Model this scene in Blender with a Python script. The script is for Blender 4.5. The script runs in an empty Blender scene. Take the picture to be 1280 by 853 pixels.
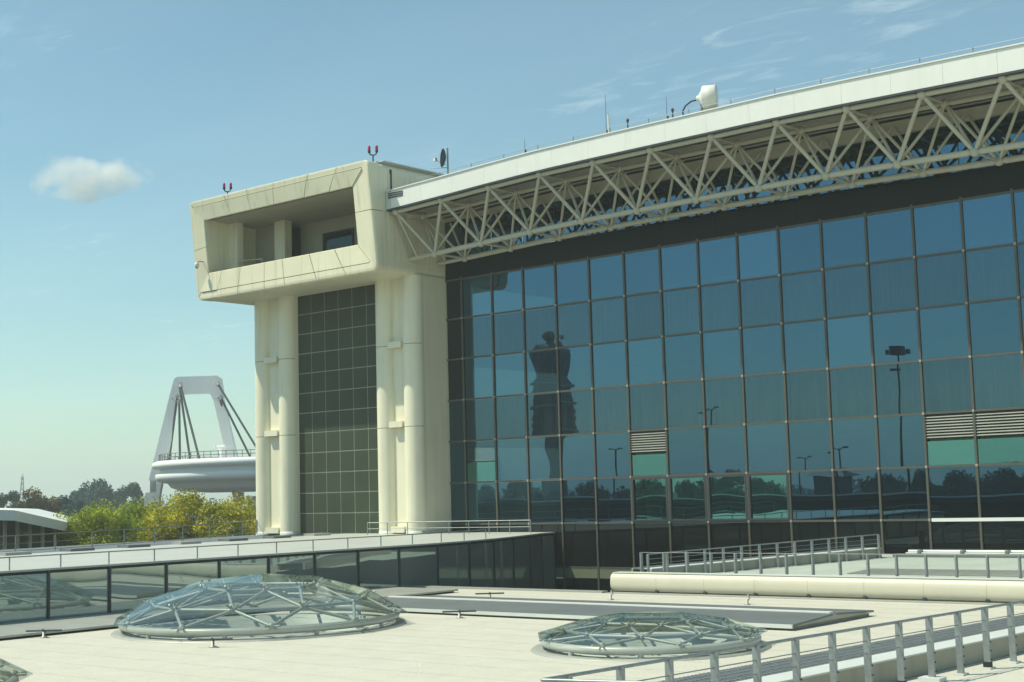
import bpy, bmesh, math, random
from mathutils import Vector, Matrix
R = math.radians
SC = bpy.context.scene
COL = SC.collection
rnd = random.Random(7)

# ---------------------------------------------------------------- camera
cam = bpy.data.cameras.new('camera')
cam.sensor_width = 36.0
cam.lens = 49.85
cam.clip_start = 0.1
cam.clip_end = 12000
camo = bpy.data.objects.new('camera', cam)
COL.objects.link(camo)
YAW, PITCH, ROLL = 0.69710215, R(6.11458), R(-1.5725)
fw = Vector((-math.sin(YAW) * math.cos(PITCH), math.cos(YAW) * math.cos(PITCH), math.sin(PITCH)))
rt = Vector((math.cos(YAW), math.sin(YAW), 0))
up = rt.cross(fw)
rt, up = rt * math.cos(ROLL) + up * math.sin(ROLL), -rt * math.sin(ROLL) + up * math.cos(ROLL)
camo.matrix_world = Matrix(((rt.x, up.x, -fw.x, 0), (rt.y, up.y, -fw.y, 0), (rt.z, up.z, -fw.z, 0), (0, 0, 0, 1)))
SC.camera = camo

# ---------------------------------------------------------------- world, sun, exposure
SUN = Vector((-1.0, -1.0, 2.2)).normalized()
w = bpy.data.worlds.new('World')
SC.world = w
w.use_nodes = True
nt = w.node_tree
for n in list(nt.nodes): nt.nodes.remove(n)
out = nt.nodes.new('ShaderNodeOutputWorld')
bg = nt.nodes.new('ShaderNodeBackground')
sky = nt.nodes.new('ShaderNodeTexSky')
sky.sky_type = 'NISHITA'
sky.sun_disc = False
sky.sun_elevation = math.asin(SUN.z)
sky.sun_rotation = R(225)
sky.air_density = 1.0
sky.dust_density = 0.6
sky.ozone_density = 1.6
tint = nt.nodes.new('ShaderNodeMixRGB')
tint.blend_type = 'MULTIPLY'
tint.inputs[0].default_value = 1.0
tint.inputs[2].default_value = (0.82, 1.03, 0.89, 1)
nt.links.new(sky.outputs[0], tint.inputs[1])
# thin high cirrus, laid out on a plane high above
tc = nt.nodes.new('ShaderNodeTexCoord')
sep = nt.nodes.new('ShaderNodeSeparateXYZ')
nt.links.new(tc.outputs['Generated'], sep.inputs[0])
def mth(op, a, b=None, c=None):
    n = nt.nodes.new('ShaderNodeMath')
    n.operation = op
    for i, v in enumerate((a, b, c)):
        if v is None: continue
        if isinstance(v, (int, float)): n.inputs[i].default_value = v
        else: nt.links.new(v, n.inputs[i])
    return n.outputs[0]
zc = mth('MAXIMUM', sep.outputs[2], 0.02)
zc = mth('ADD', zc, 0.03)
cmb = nt.nodes.new('ShaderNodeCombineXYZ')
nt.links.new(mth('DIVIDE', sep.outputs[0], zc), cmb.inputs[0])
nt.links.new(mth('DIVIDE', sep.outputs[1], zc), cmb.inputs[1])
def noise(scale, st, rot, detail, rough=.6, dist=0.0, off=(0, 0, 0)):
    mp = nt.nodes.new('ShaderNodeMapping')
    mp.inputs['Scale'].default_value = st
    mp.inputs['Rotation'].default_value = (0, 0, R(rot))
    mp.inputs['Location'].default_value = off
    nt.links.new(cmb.outputs[0], mp.inputs[0])
    n = nt.nodes.new('ShaderNodeTexNoise')
    n.inputs['Scale'].default_value = scale
    n.inputs['Detail'].default_value = detail
    n.inputs['Roughness'].default_value = rough
    n.inputs['Distortion'].default_value = dist
    nt.links.new(mp.outputs[0], n.inputs[0])
    return n.outputs[0]
def smooth(v, lo, hi):
    n = nt.nodes.new('ShaderNodeMapRange')
    n.interpolation_type = 'SMOOTHSTEP'
    n.inputs['From Min'].default_value = lo
    n.inputs['From Max'].default_value = hi
    nt.links.new(v, n.inputs['Value'])
    return n.outputs[0]
patch = smooth(noise(.75, (.8, 1.4, 1), 35, 2), .54, .64)
fine = smooth(noise(6.5, (.8, 2.0, 1), 35, 8, .62, .8), .50, .74)
veil = smooth(noise(.30, (.35, 1.3, 1), 60, 5, .55), .42, .80)
cir = mth('MULTIPLY', patch, fine)
cir = mth('MULTIPLY_ADD', cir, .22, mth('MULTIPLY', veil, .10))
cmx = nt.nodes.new('ShaderNodeMixRGB')
nt.links.new(cir, cmx.inputs[0])
nt.links.new(tint.outputs[0], cmx.inputs[1])
cmx.inputs[2].default_value = (6.2, 7.4, 7.4, 1)
nt.links.new(cmx.outputs[0], bg.inputs[0])
bg.inputs[1].default_value = 0.13
nt.links.new(bg.outputs[0], out.inputs[0])
sun = bpy.data.lights.new('sun', 'SUN')
sun.energy = 4.4
sun.angle = R(0.53)
sun.color = (1.0, 0.96, 0.78)
suno = bpy.data.objects.new('sun', sun)
COL.objects.link(suno)
suno.rotation_euler = SUN.to_track_quat('Z', 'Y').to_euler()
vs = SC.view_settings
vs.view_transform = 'Standard'
vs.look = 'None'
vs.exposure = 0.15
vs.gamma = 1.0
vs.use_curve_mapping = False
SC.cycles.max_bounces = 10
SC.cycles.transparent_max_bounces = 24
SC.cycles.glossy_bounces = 5
SC.cycles.caustics_reflective = False
SC.cycles.caustics_refractive = False
SC.cycles.volume_bounces = 4
SC.cycles.volume_max_steps = 256

# ---------------------------------------------------------------- materials
def nodes_of(name):
    m = bpy.data.materials.new(name)
    m.use_nodes = True
    t = m.node_tree
    return m, t, t.nodes['Principled BSDF']

def mat(name, col, rough=0.6, metal=0.0, var=0.12, scale=1.2, bump=0.0, bscale=40.0, stretch=(1, 1, 1), spec=0.4, streak=0.0, tintc=None):
    """plain paint / stone / metal with colour drift, optional rain streaks and fine relief, all in world position"""
    m, t, p = nodes_of(name)
    N, L = t.nodes, t.links
    geo = N.new('ShaderNodeNewGeometry')
    mp = N.new('ShaderNodeMapping')
    mp.inputs['Scale'].default_value = stretch
    L.new(geo.outputs['Position'], mp.inputs[0])
    nz = N.new('ShaderNodeTexNoise')
    nz.inputs['Scale'].default_value = scale
    nz.inputs['Detail'].default_value = 6
    nz.inputs['Roughness'].default_value = 0.6
    L.new(mp.outputs[0], nz.inputs[0])
    rp = N.new('ShaderNodeValToRGB')
    rp.color_ramp.elements[0].position = 0.3
    rp.color_ramp.elements[1].position = 0.7
    c2 = tintc or tuple(c * (1 - 2 * var) for c in col)
    rp.color_ramp.elements[0].color = (*c2, 1)
    rp.color_ramp.elements[1].color = (*col, 1)
    L.new(nz.outputs[0], rp.inputs[0])
    last = rp.outputs[0]
    if streak:
        m2 = N.new('ShaderNodeMapping')
        m2.inputs['Scale'].default_value = (2.2, 2.2, 0.12)
        L.new(geo.outputs['Position'], m2.inputs[0])
        n2 = N.new('ShaderNodeTexNoise')
        n2.inputs['Scale'].default_value = 1.6
        n2.inputs['Detail'].default_value = 5
        L.new(m2.outputs[0], n2.inputs[0])
        r2 = N.new('ShaderNodeValToRGB')
        r2.color_ramp.elements[0].position = 0.52
        r2.color_ramp.elements[0].color = (0, 0, 0, 1)
        r2.color_ramp.elements[1].position = 0.78
        r2.color_ramp.elements[1].color = (streak, streak, streak, 1)
        L.new(n2.outputs[0], r2.inputs[0])
        mx = N.new('ShaderNodeMixRGB')
        mx.blend_type = 'MIX'
        L.new(r2.outputs[0], mx.inputs[0])
        L.new(last, mx.inputs[1])
        mx.inputs[2].default_value = (col[0] * .42, col[1] * .42, col[2] * .38, 1)
        last = mx.outputs[0]
    L.new(last, p.inputs['Base Color'])
    p.inputs['Roughness'].default_value = rough
    p.inputs['Metallic'].default_value = metal
    p.inputs['Specular IOR Level'].default_value = spec
    if bump:
        nb = N.new('ShaderNodeTexNoise')
        nb.inputs['Scale'].default_value = bscale
        nb.inputs['Detail'].default_value = 4
        L.new(geo.outputs['Position'], nb.inputs[0])
        b = N.new('ShaderNodeBump')
        b.inputs['Strength'].default_value = bump
        b.inputs['Distance'].default_value = 0.02
        L.new(nb.outputs[0], b.inputs['Height'])
        L.new(b.outputs[0], p.inputs['Normal'])
    return m

def glass_mat(name, refl, trans, wave=0.010, wscale=0.35, base=None, fres=0.0):
    """tinted window pane: coloured mirror coat added to tinted see-through; slow ripples bend the mirror image"""
    m, t, p = nodes_of(name)
    N, L = t.nodes, t.links
    N.remove(p)
    o = [n for n in N if n.type == 'OUTPUT_MATERIAL'][0]
    gl = N.new('ShaderNodeBsdfGlossy')
    gl.inputs['Roughness'].default_value = 0.0
    gl.inputs['Color'].default_value = (*refl, 1)
    if not fres:   # no two panes of a batch are coated quite alike
        o2 = N.new('ShaderNodeObjectInfo')
        mr = N.new('ShaderNodeMapRange')
        mr.inputs['To Min'].default_value = .88
        mr.inputs['To Max'].default_value = 1.10
        L.new(o2.outputs['Random'], mr.inputs['Value'])
        vm = N.new('ShaderNodeVectorMath')
        vm.operation = 'SCALE'
        vm.inputs[0].default_value = refl
        L.new(mr.outputs[0], vm.inputs['Scale'])
        L.new(vm.outputs[0], gl.inputs['Color'])
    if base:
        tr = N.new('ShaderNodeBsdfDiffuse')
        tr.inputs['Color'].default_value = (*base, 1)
    else:
        tr = N.new('ShaderNodeBsdfTransparent')
        tr.inputs['Color'].default_value = (*trans, 1)
    if wave:
        geo = N.new('ShaderNodeNewGeometry')
        oi = N.new('ShaderNodeObjectInfo')
        ad = N.new('ShaderNodeVectorMath')
        ad.operation = 'ADD'
        sc = N.new('ShaderNodeMath')
        sc.operation = 'MULTIPLY'
        sc.inputs[1].default_value = 40
        L.new(oi.outputs['Random'], sc.inputs[0])
        L.new(geo.outputs['Position'], ad.inputs[0])
        L.new(sc.outputs[0], ad.inputs[1])
        nz = N.new('ShaderNodeTexNoise')
        nz.inputs['Scale'].default_value = wscale
        nz.inputs['Detail'].default_value = 1.0
        L.new(ad.outputs[0], nz.inputs[0])
        b = N.new('ShaderNodeBump')
        b.inputs['Strength'].default_value = 1.0
        b.inputs['Distance'].default_value = wave
        L.new(nz.outputs[0], b.inputs['Height'])
        L.new(b.outputs[0], gl.inputs['Normal'])
    if fres:
        lw = N.new('ShaderNodeLayerWeight')
        lw.inputs[0].default_value = 0.5
        pw = N.new('ShaderNodeMath')
        pw.operation = 'POWER'
        pw.inputs[1].default_value = 4.0
        L.new(lw.outputs['Facing'], pw.inputs[0])
        fr = N.new('ShaderNodeMath')
        fr.operation = 'MULTIPLY_ADD'
        fr.inputs[1].default_value = 0.48
        fr.inputs[2].default_value = fres
        L.new(pw.outputs[0], fr.inputs[0])
        mx = N.new('ShaderNodeMixShader')
        L.new(fr.outputs[0], mx.inputs[0])
        L.new(tr.outputs[0], mx.inputs[1])
        L.new(gl.outputs[0], mx.inputs[2])
        L.new(mx.outputs[0], o.inputs[0])
    else:
        a = N.new('ShaderNodeAddShader')
        L.new(gl.outputs[0], a.inputs[0])
        L.new(tr.outputs[0], a.inputs[1])
        L.new(a.outputs[0], o.inputs[0])
    return m

def leaf_mat(name, c1, c2, scale=0.35):
    m, t, p = nodes_of(name)
    N, L = t.nodes, t.links
    geo = N.new('ShaderNodeNewGeometry')
    nz = N.new('ShaderNodeTexNoise')
    nz.inputs['Scale'].default_value = scale
    nz.inputs['Detail'].default_value = 5
    L.new(geo.outputs['Position'], nz.inputs[0])
    rp = N.new('ShaderNodeValToRGB')
    rp.color_ramp.elements[0].position = 0.36
    rp.color_ramp.elements[0].color = (*c1, 1)
    rp.color_ramp.elements[1].position = 0.64
    rp.color_ramp.elements[1].color = (*c2, 1)
    L.new(nz.outputs[0], rp.inputs[0])
    L.new(rp.outputs[0], p.inputs['Base Color'])
    p.inputs['Roughness'].default_value = 0.75
    p.inputs['Specular IOR Level'].default_value = 0.2
    tl = N.new('ShaderNodeBsdfTranslucent')
    L.new(rp.outputs[0], tl.inputs[0])
    mx = N.new('ShaderNodeMixShader')
    mx.inputs[0].default_value = 0.22
    o = [n for n in N if n.type == 'OUTPUT_MATERIAL'][0]
    L.new(p.outputs[0], mx.inputs[1])
    L.new(tl.outputs[0], mx.inputs[2])
    L.new(mx.outputs[0], o.inputs[0])
    return m

CREAM = (0.83, 0.775, 0.565)
M = dict(
    cream=mat('cream_cladding', CREAM, .5, var=.05, scale=.5, streak=.48),
    cream_plain=mat('cream_column_paint', (0.82, 0.775, 0.585), .45, var=.05, scale=.4, streak=.22),
    loggia_shade=mat('shaded_loggia_paint', (0.47, 0.445, 0.33), .7, var=.08, scale=.4),  # darker tone puts the shade of the recess into the paint
    joint=mat('joint_dark', (0.10, 0.09, 0.07), .9),
    white=mat('white_fascia_paint', (0.80, 0.80, 0.74), .4, var=.03, scale=.6, streak=.08),
    truss=mat('beige_truss_paint', (0.50, 0.47, 0.36), .5, var=.06, scale=2),
    soffit=mat('grey_soffit_metal', (0.62, 0.60, 0.52), .5, .0, var=.08, scale=3),
    mullion=mat('bronze_mullion', (0.105, 0.098, 0.075), .5, .1, var=.08, scale=2),
    spandrel=mat('dark_spandrel', (0.011, 0.017, 0.016), .5, var=.15, scale=.4, spec=.12),
    tile=mat('dark_green_tile', (0.055, 0.072, 0.044), .5, var=.10, scale=.7, spec=.15),
    tilejoint=mat('tile_joint', (0.34, 0.36, 0.28), .8),
    roof=mat('pale_roof_membrane', (0.56, 0.545, 0.455), .9, var=.05, scale=1.6, bump=1.0, bscale=14),
    wingroof=mat('white_roof_sheet', (0.47, 0.49, 0.445), .6, var=.06, scale=.5),
    lead=mat('grey_metal_sheet', (0.42, 0.43, 0.38), .5, .3, var=.08, scale=.8),
    darkslab=mat('dark_grey_slab', (0.16, 0.18, 0.18), .55, .1, var=.08, scale=.8),
    galv=mat('galvanised_steel', (0.34, 0.37, 0.37), .45, .55, var=.14, scale=8),
    tubepaint=mat('pale_grey_tube', (0.50, 0.52, 0.47), .4, .1, var=.05, scale=2),
    beigewall=mat('beige_upstand', (0.42, 0.40, 0.32), .8, var=.1, scale=.8, streak=.2),
    palecoping=mat('pale_coping', (0.62, 0.66, 0.62), .5, var=.05, scale=1),
    terrace=mat('pale_green_terrace', (0.44, 0.50, 0.44), .7, var=.08, scale=.6, bump=.3, bscale=12),
    parapet=mat('cream_parapet', (0.66, 0.62, 0.48), .45, var=.04, scale=.5, streak=.05),
    black=mat('black_rubber', (0.02, 0.022, 0.024), .6),
    darkmetal=mat('dark_metal', (0.07, 0.08, 0.085), .5, .4),
    whiteplastic=mat('white_plastic', (0.78, 0.77, 0.70), .4, var=.06, scale=4, streak=.15),
    concrete=mat('concrete_light', (0.52, 0.53, 0.50), .8, var=.06, scale=.2),
    deckwhite=mat('white_deck_paint', (0.80, 0.81, 0.78), .6, var=.05, scale=.15, streak=.12),
    cable=mat('dark_cable', (0.06, 0.07, 0.075), .5, .3),
    asphalt=mat('asphalt', (0.06, 0.062, 0.06), .9, var=.2, scale=.05),
    grass=mat('field_grass', (0.10, 0.12, 0.05), .95, var=.3, scale=.02),
    interior=mat('interior_grey', (0.10, 0.11, 0.11), .9),
    interior_floor=mat('interior_floor', (0.16, 0.16, 0.15), .8),
    curtain=mat('grey_curtain', (0.66, 0.68, 0.66), .95, var=.30, scale=1.6, stretch=(5, 1, .08)),
    tealpanel=mat('teal_backing', (0.34, 0.50, 0.42), .6, var=.12, scale=.6),  # teal tone stands in for the lit interior behind the panes
    louvre=mat('louvre_metal', (0.55, 0.54, 0.46), .5, .2),
    greenstrip=mat('olive_strip', (0.17, 0.20, 0.13), .5, var=.08),
    bark=mat('bark', (0.10, 0.08, 0.05), .95, var=.25, scale=6),
    towerdark=mat('tower_concrete', (0.18, 0.18, 0.17), .9, var=.1, scale=.3),
    red=mat('red_lens', (0.45, 0.02, 0.08), .3),
    well=mat('well_wall', (0.42, 0.46, 0.46), .7),
    facade_glass=glass_mat('blue_mirror_glass', (0.060, 0.130, 0.188), (0.16, 0.21, 0.21), wave=.005),
    teal_glass=glass_mat('teal_window_glass', (0.09, 0.22, 0.22), (0.16, 0.34, 0.28), wave=.012),
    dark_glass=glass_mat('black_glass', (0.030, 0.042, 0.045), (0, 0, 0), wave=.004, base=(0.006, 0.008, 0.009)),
    wing_glass=glass_mat('grey_wing_glass', (0.25, 0.30, 0.29), (0, 0, 0), wave=.006, wscale=.6, base=(0.14, 0.165, 0.155)),  # pale diffuse base puts haze and reflected light into the glass colour
    dome_glass=glass_mat('dome_glass', (0.85, 0.92, 0.92), (0.89, 0.915, 0.90), wave=.003, fres=.045),
    curtain_glass=glass_mat('grey_mirror_glass', (0.050, 0.095, 0.130), (0.34, 0.39, 0.39), wave=.005),
    upper_glass=glass_mat('clerestory_glass', (0.075, 0.15, 0.21), (0.10, 0.13, 0.13), wave=.006),
    wellbounce=mat('blue_grey_bounce', (0.40, 0.44, 0.43), .5, var=.08, scale=.8),
    leaf_yellow=leaf_mat('yellow_green_leaves', (0.17, 0.20, 0.016), (0.66, 0.60, 0.04), .8),
    leaf_green=leaf_mat('green_leaves', (0.13, 0.20, 0.018), (0.46, 0.50, 0.04), .8),
    leaf_dark=leaf_mat('dark_leaves', (0.020, 0.075, 0.065), (0.045, 0.115, 0.085), .1),
    leaf_brown=leaf_mat('brown_leaves', (0.110, 0.095, 0.030), (0.170, 0.140, 0.040), .2),
)

# ---------------------------------------------------------------- object helpers
W = {}
def new(name, me, parent=None, mx=None, m=None):
    o = bpy.data.objects.new(name, me)
    COL.objects.link(o)
    mx = mx or Matrix.Identity(4)
    if parent is not None:
        o.parent = parent
        o.matrix_parent_inverse = W[parent.name].inverted()
    o.matrix_basis = mx
    W[o.name] = mx
    if m is not None and me is not None and not me.materials:
        me.materials.append(m)
    return o

def thing(name, label, cat, loc=(0, 0, 0), group=None):
    o = new(name, None, None, Matrix.Translation(Vector(loc)))
    o.empty_display_size = .3
    o['label'] = label
    o['category'] = cat
    if group: o['group'] = group
    return o

def tag(o, label, cat, group=None):
    o['label'] = label
    o['category'] = cat
    if group: o['group'] = group
    return o

def structure(o):
    o['kind'] = 'structure'
    return o

class MB:
    def __init__(s): s.v = []; s.f = []; s.sm = []
    def add(s, vs, fs, smooth=False):
        b = len(s.v)
        s.v += [tuple(v) for v in vs]
        s.f += [tuple(i + b for i in f) for f in fs]
        s.sm += [smooth] * len(fs)
        return s
    def box(s, x0, x1, y0, y1, z0, z1):
        return s.add([(x0, y0, z0), (x1, y0, z0), (x1, y1, z0), (x0, y1, z0), (x0, y0, z1), (x1, y0, z1), (x1, y1, z1), (x0, y1, z1)],
                     [(0, 3, 2, 1), (4, 5, 6, 7), (0, 1, 5, 4), (1, 2, 6, 5), (2, 3, 7, 6), (3, 0, 4, 7)])
    def hexa(s, p):   # eight corners, bottom four then top four
        return s.add(p, [(0, 3, 2, 1), (4, 5, 6, 7), (0, 1, 5, 4), (1, 2, 6, 5), (2, 3, 7, 6), (3, 0, 4, 7)])
    def tube(s, pts, r, n=8, caps=True):
        pts = [Vector(p) for p in pts]
        rings = []
        rs = r if isinstance(r, (list, tuple)) else [r] * len(pts)
        pu = None
        for i, p in enumerate(pts):
            d = (pts[min(i + 1, len(pts) - 1)] - pts[max(i - 1, 0)]).normalized()
            if pu is None:
                a = Vector((0, 0, 1)) if abs(d.z) < .9 else Vector((1, 0, 0))
                pu = (a - d * a.dot(d)).normalized()
            else:
                pu = (pu - d * pu.dot(d)).normalized()
            q = d.cross(pu)
            rings.append([p + (pu * math.cos(k * 2 * math.pi / n) + q * math.sin(k * 2 * math.pi / n)) * rs[i] for k in range(n)])
        vs = [v for rg in rings for v in rg]
        fs = []
        for i in range(len(pts) - 1):
            for k in range(n):
                a, b = i * n + k, i * n + (k + 1) % n
                fs.append((a, b, b + n, a + n))
        s.add(vs, fs, True)
        if caps:
            s.add(rings[0], [tuple(range(n))[::-1]])
            s.add(rings[-1], [tuple(range(n))])
        return s
    def lathe(s, c, prof, n=24, a0=0, a1=2 * math.pi, sx=1, sy=1):
        full = abs(a1 - a0 - 2 * math.pi) < 1e-6
        m_ = n if full else n + 1
        vs = []
        for r, z in prof:
            for k in range(m_):
                a = a0 + (a1 - a0) * k / n
                vs.append((c[0] + r * math.cos(a) * sx, c[1] + r * math.sin(a) * sy, c[2] + z))
        fs = []
        for i in range(len(prof) - 1):
            for k in range(n):
                a, b = i * m_ + k, i * m_ + (k + 1) % m_
                fs.append((a, b, b + m_, a + m_))
        return s.add(vs, fs, True)
    def extrude(s, poly, axis_vec):
        n = len(poly)
        p = [Vector(q) for q in poly]
        e = Vector(axis_vec)
        return s.add(p + [q + e for q in p], [tuple(range(n))[::-1], tuple(range(n, 2 * n))] + [(i, (i + 1) % n, (i + 1) % n + n, i + n) for i in range(n)])
    def mesh(s, name):
        me = bpy.data.meshes.new(name)
        me.from_pydata(s.v, [], s.f)
        me.polygons.foreach_set('use_smooth', s.sm)
        me.update()
        return me
    def build(s, name, m, parent=None, smooth_angle=None):
        me = s.mesh(name)
        bm = bmesh.new()
        bm.from_mesh(me)
        bmesh.ops.recalc_face_normals(bm, faces=bm.faces)
        bm.to_mesh(me)
        bm.free()
        return new(name, me, parent, None, m)

def unit_tube(name, m, n=10):
    me = MB().tube([(0, 0, 0), (0, 0, 1)], 1.0, n).mesh(name)
    me.materials.append(m)
    return me

def between(a, b, r):
    a, b = Vector(a), Vector(b)
    d = b - a
    q = d.to_track_quat('Z', 'Y').to_matrix().to_4x4()
    return Matrix.Translation(a) @ q @ Matrix.Diagonal((r, r, d.length, 1))

def unit_box(name, m):
    me = MB().box(-.5, .5, -.5, .5, -.5, .5).mesh(name)
    me.materials.append(m)
    return me

def boxmx(x0, x1, y0, y1, z0, z1):
    return Matrix.Translation(((x0 + x1) / 2, (y0 + y1) / 2, (z0 + z1) / 2)) @ Matrix.Diagonal((x1 - x0, y1 - y0, z1 - z0, 1))

def ball(m, r=1.0, n=10):
    prof = [(max(r * math.sin(math.pi * i / 6), 1e-4), -r * math.cos(math.pi * i / 6)) for i in range(7)]
    me = MB().lathe((0, 0, 0), prof, n).mesh('ball')
    me.materials.append(m)
    return me

# ---------------------------------------------------------------- key dimensions (metres, eye at the origin)
D = 52.583           # glass facade plane
X0 = -47.22          # first full mullion
ROWS = [10.78, 8.79, 6.75, 4.69, 2.63, 0.57, -1.47, -3.50]
GZ = -10.0           # ground
RZ = -3.5            # near roof
WZ = -1.87           # roof of the low wing
HX0, HX1 = -61.55, -48.3
_zx = [-47.8 + 3 * i for i in range(11)]
_zv = [-.36, -.26, -.13, -.03, 0, .02, .03, .05, .01, -.05, -.11]
def zo(x):            # the roof line is very slightly bowed
    if x <= _zx[0]: return _zv[0] + (x - _zx[0]) * .04
    if x >= _zx[-1]: return _zv[-1] - (x - _zx[-1]) * .02
    i = int((x - _zx[0]) / 3)
    t = (x - _zx[i]) / 3
    return _zv[i] * (1 - t) + _zv[i + 1] * t

# ---------------------------------------------------------------- ground, roofs
me = MB().add([(-2900, -2900, GZ), (2900, -2900, GZ), (2900, 2900, GZ), (-2900, 2900, GZ)], [(0, 1, 2, 3)])
structure(me.build('ground', M['grass']))
structure(MB().add([(-420, -420, GZ + .03), (60, -420, GZ + .03), (60, 260, GZ + .03), (-420, 260, GZ + .03)], [(0, 1, 2, 3)]).build('apron', M['asphalt']))

DOMES = [((-31.04, 25.94), 3.77, -2.03), ((-18.40, 26.47), 2.42, -2.74), ((-26.6, 11.9), 3.4, -2.15)]
def roof_deck():
    bm = bmesh.new()
    edges = []
    def loop(pts):
        vs = [bm.verts.new(p) for p in pts]
        for i in range(len(vs)): edges.append(bm.edges.new((vs[i], vs[(i + 1) % len(vs)])))
    loop([(-38.55, -30, RZ), (-5, -30, RZ), (40, -30, RZ), (40, 39.6, RZ), (-20, 39.6, RZ), (-38.55, 39.6, RZ), (-38.55, 20, RZ)])
    for (c, r, a) in DOMES:
        loop([(c[0] + (r - .35) * math.cos(k * 2 * math.pi / 40), c[1] + (r - .35) * math.sin(k * 2 * math.pi / 40), RZ) for k in range(40)])
    bmesh.ops.triangle_fill(bm, use_beauty=True, use_dissolve=False, edges=edges)
    bmesh.ops.recalc_face_normals(bm, faces=bm.faces)
    for f in bm.faces:
        if f.normal.z < 0: f.normal_flip()
    me = bpy.data.meshes.new('roof_deck')
    bm.to_mesh(me)
    bm.free()
    o = structure(new('roof_deck', me, None, None, M['roof']))
    MB().box(-38.55, -29.45, 39.6, 39.95, RZ - 1.2, RZ + .06).build('coping', M['lead'], o)
    MB().box(-38.5, 40, 39.3, 39.58, GZ, RZ - .05).build('edge_wall', M['beigewall'], o)
    # lapped membrane sheets: thin raised seams across the deck
    sm = MB()
    for k in range(34):
        y = -4 + k * 1.3 + rnd.uniform(-.05, .05)
        sm.box(-34.6, -13.2, y, y + .06, RZ + .0015, RZ + .0032)
    so = sm.build('membrane_seams', M['roof'], o)
    so['kind'] = 'stuff'
    return o
deck = roof_deck()
hall = MB()
hall.add([(-38, -20, -8.2), (0, -20, -8.2), (0, 39, -8.2), (-38, 39, -8.2)], [(0, 1, 2, 3)])
structure(hall.build('hall_floor', M['well']))
structure(MB().add([(-41.8, 39.9, -6.2), (40, 39.9, -6.2), (40, 53, -6.2), (-41.8, 53, -6.2)], [(0, 1, 2, 3)]).build('courtyard_floor', M['asphalt']))

# ---------------------------------------------------------------- terminal building
T = thing('terminal_building', 'long glass fronted terminal building with white roof edge and exposed tube truss', 'building', (-25, D, GZ))
NI = 23
GAP = .045
def pane_mesh(name, w_, h_, m):
    me = MB().box(-w_ / 2, w_ / 2, -.012, .012, -h_ / 2, h_ / 2).mesh(name)
    me.materials.append(m)
    return me
pm = {}
def pane(i0, i1, z0, z1, m, y=D, tilt=.0022, name='glass_pane'):
    key = (round(i1 - i0, 3), round(z1 - z0, 3), m.name)
    if key not in pm: pm[key] = pane_mesh('glass_pane', i1 - i0, z1 - z0, m)
    mx = Matrix.Translation(((i0 + i1) / 2, y, (z0 + z1) / 2)) @ Matrix.Rotation(rnd.gauss(0, tilt), 4, 'X') @ Matrix.Rotation(rnd.gauss(0, tilt), 4, 'Z')
    return new(name, pm[key], T, mx)
LOUV = {5: 'one', 12: 'two', 13: 'two', 0: 'faint'}
for i in range(-1, NI):
    xa, xb = X0 + 2 * i + GAP, X0 + 2 * i + 2 - GAP
    if i == -1: xa = -48.26
    for r in range(7):
        zt, zb = ROWS[r] - GAP, ROWS[r + 1] + GAP
        if r == 6 and X0 + 2 * i + 1 > -29.4: zb = -2.78
        g = M['facade_glass']
        if r in (1, 3): g = M['curtain_glass']
        if r == 6 or (i == -1 and r < 3): g = M['dark_glass']  # first column: black glass stands in for the pylon's dark reflection
        if r == 5 and i in (5, 6, 7, 8): g = M['teal_glass']
        if r == 4 and i in LOUV:
            if LOUV[i] != 'faint':
                pane(xa, xb, zb, zb + .93, M['teal_glass'])
            else:
                pane(xa, xb, zb, zb + .93, M['teal_glass'])
            zb = zb + 1.0
            if LOUV[i] == 'faint':
                pane(xa, xb, zb, zt, M['curtain_glass'])
                continue
            lv = MB()
            lv.box(xa, xb, D + .06, D + .09, zb, zt)
            lo = lv.build('louvre_grille', M['black'], T)
            n = 8
            for k in range(n):
                zz = zb + .06 + (zt - zb - .08) * k / n
                MB().hexa([(xa, D - .04, zz), (xb, D - .04, zz), (xb, D + .05, zz + .05), (xa, D + .05, zz + .05),
                           (xa, D - .04, zz + .03), (xb, D - .04, zz + .03), (xb, D + .05, zz + .06), (xa, D + .05, zz + .06)]).build('slat', M['louvre'] if LOUV[i] != 'faint' else M['mullion'], lo)
            continue
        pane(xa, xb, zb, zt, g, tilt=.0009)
    # panes below the terrace line, left of the terrace
    if X0 + 2 * i + 1 < -29.4:
        pane(xa, xb, -6.1, -4.02, M['dark_glass'])
        MB().box(xa - GAP + .01, xb + GAP - .01, D - .05, D + .02, -3.98, -3.53).build('sill_panel', M['greenstrip'], T)
brk = MB().box(-.042, .042, -.012, .012, -.045, .045).mesh('bracket'); brk.materials.append(M['lead'])
for i in range(0, NI + 1):
    x = X0 + 2 * i
    zb = -6.1 if x < -29.3 else -2.8
    me = MB().box(x - .044, x + .044, D - .075, D + .06, zb, 10.9)
    o = me.build('mullion', M['mullion'], T)
    for z in ROWS[1:7]:
        new('bracket', brk, o, Matrix.Translation((x, D - .088, z)))
for z in ROWS[:8]:
    x0 = -48.3
    x1 = X0 + 2 * NI if z > -3 else -29.4
    MB().box(x0, x1, D - .06, D + .05, z - .042, z + .042).build('transom', M['mullion'], T)
for i in (5, 6, 7, 8):   # opening lights with heavier frames
    xa, xb = X0 + 2 * i + .04, X0 + 2 * i + 1.96
    za, zb = ROWS[6] + .04, ROWS[5] - .04
    mb = MB()
    mb.box(xa, xa + .09, D - .09, D - .013, za, zb).box(xb - .09, xb, D - .09, D - .013, za, zb)
    mb.box(xa + .09, xb - .09, D - .09, D - .013, za, za + .09).box(xa + .09, xb - .09, D - .09, D - .013, zb - .09, zb)
    mb.build('window_frame', M['darkmetal'], T)
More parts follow.
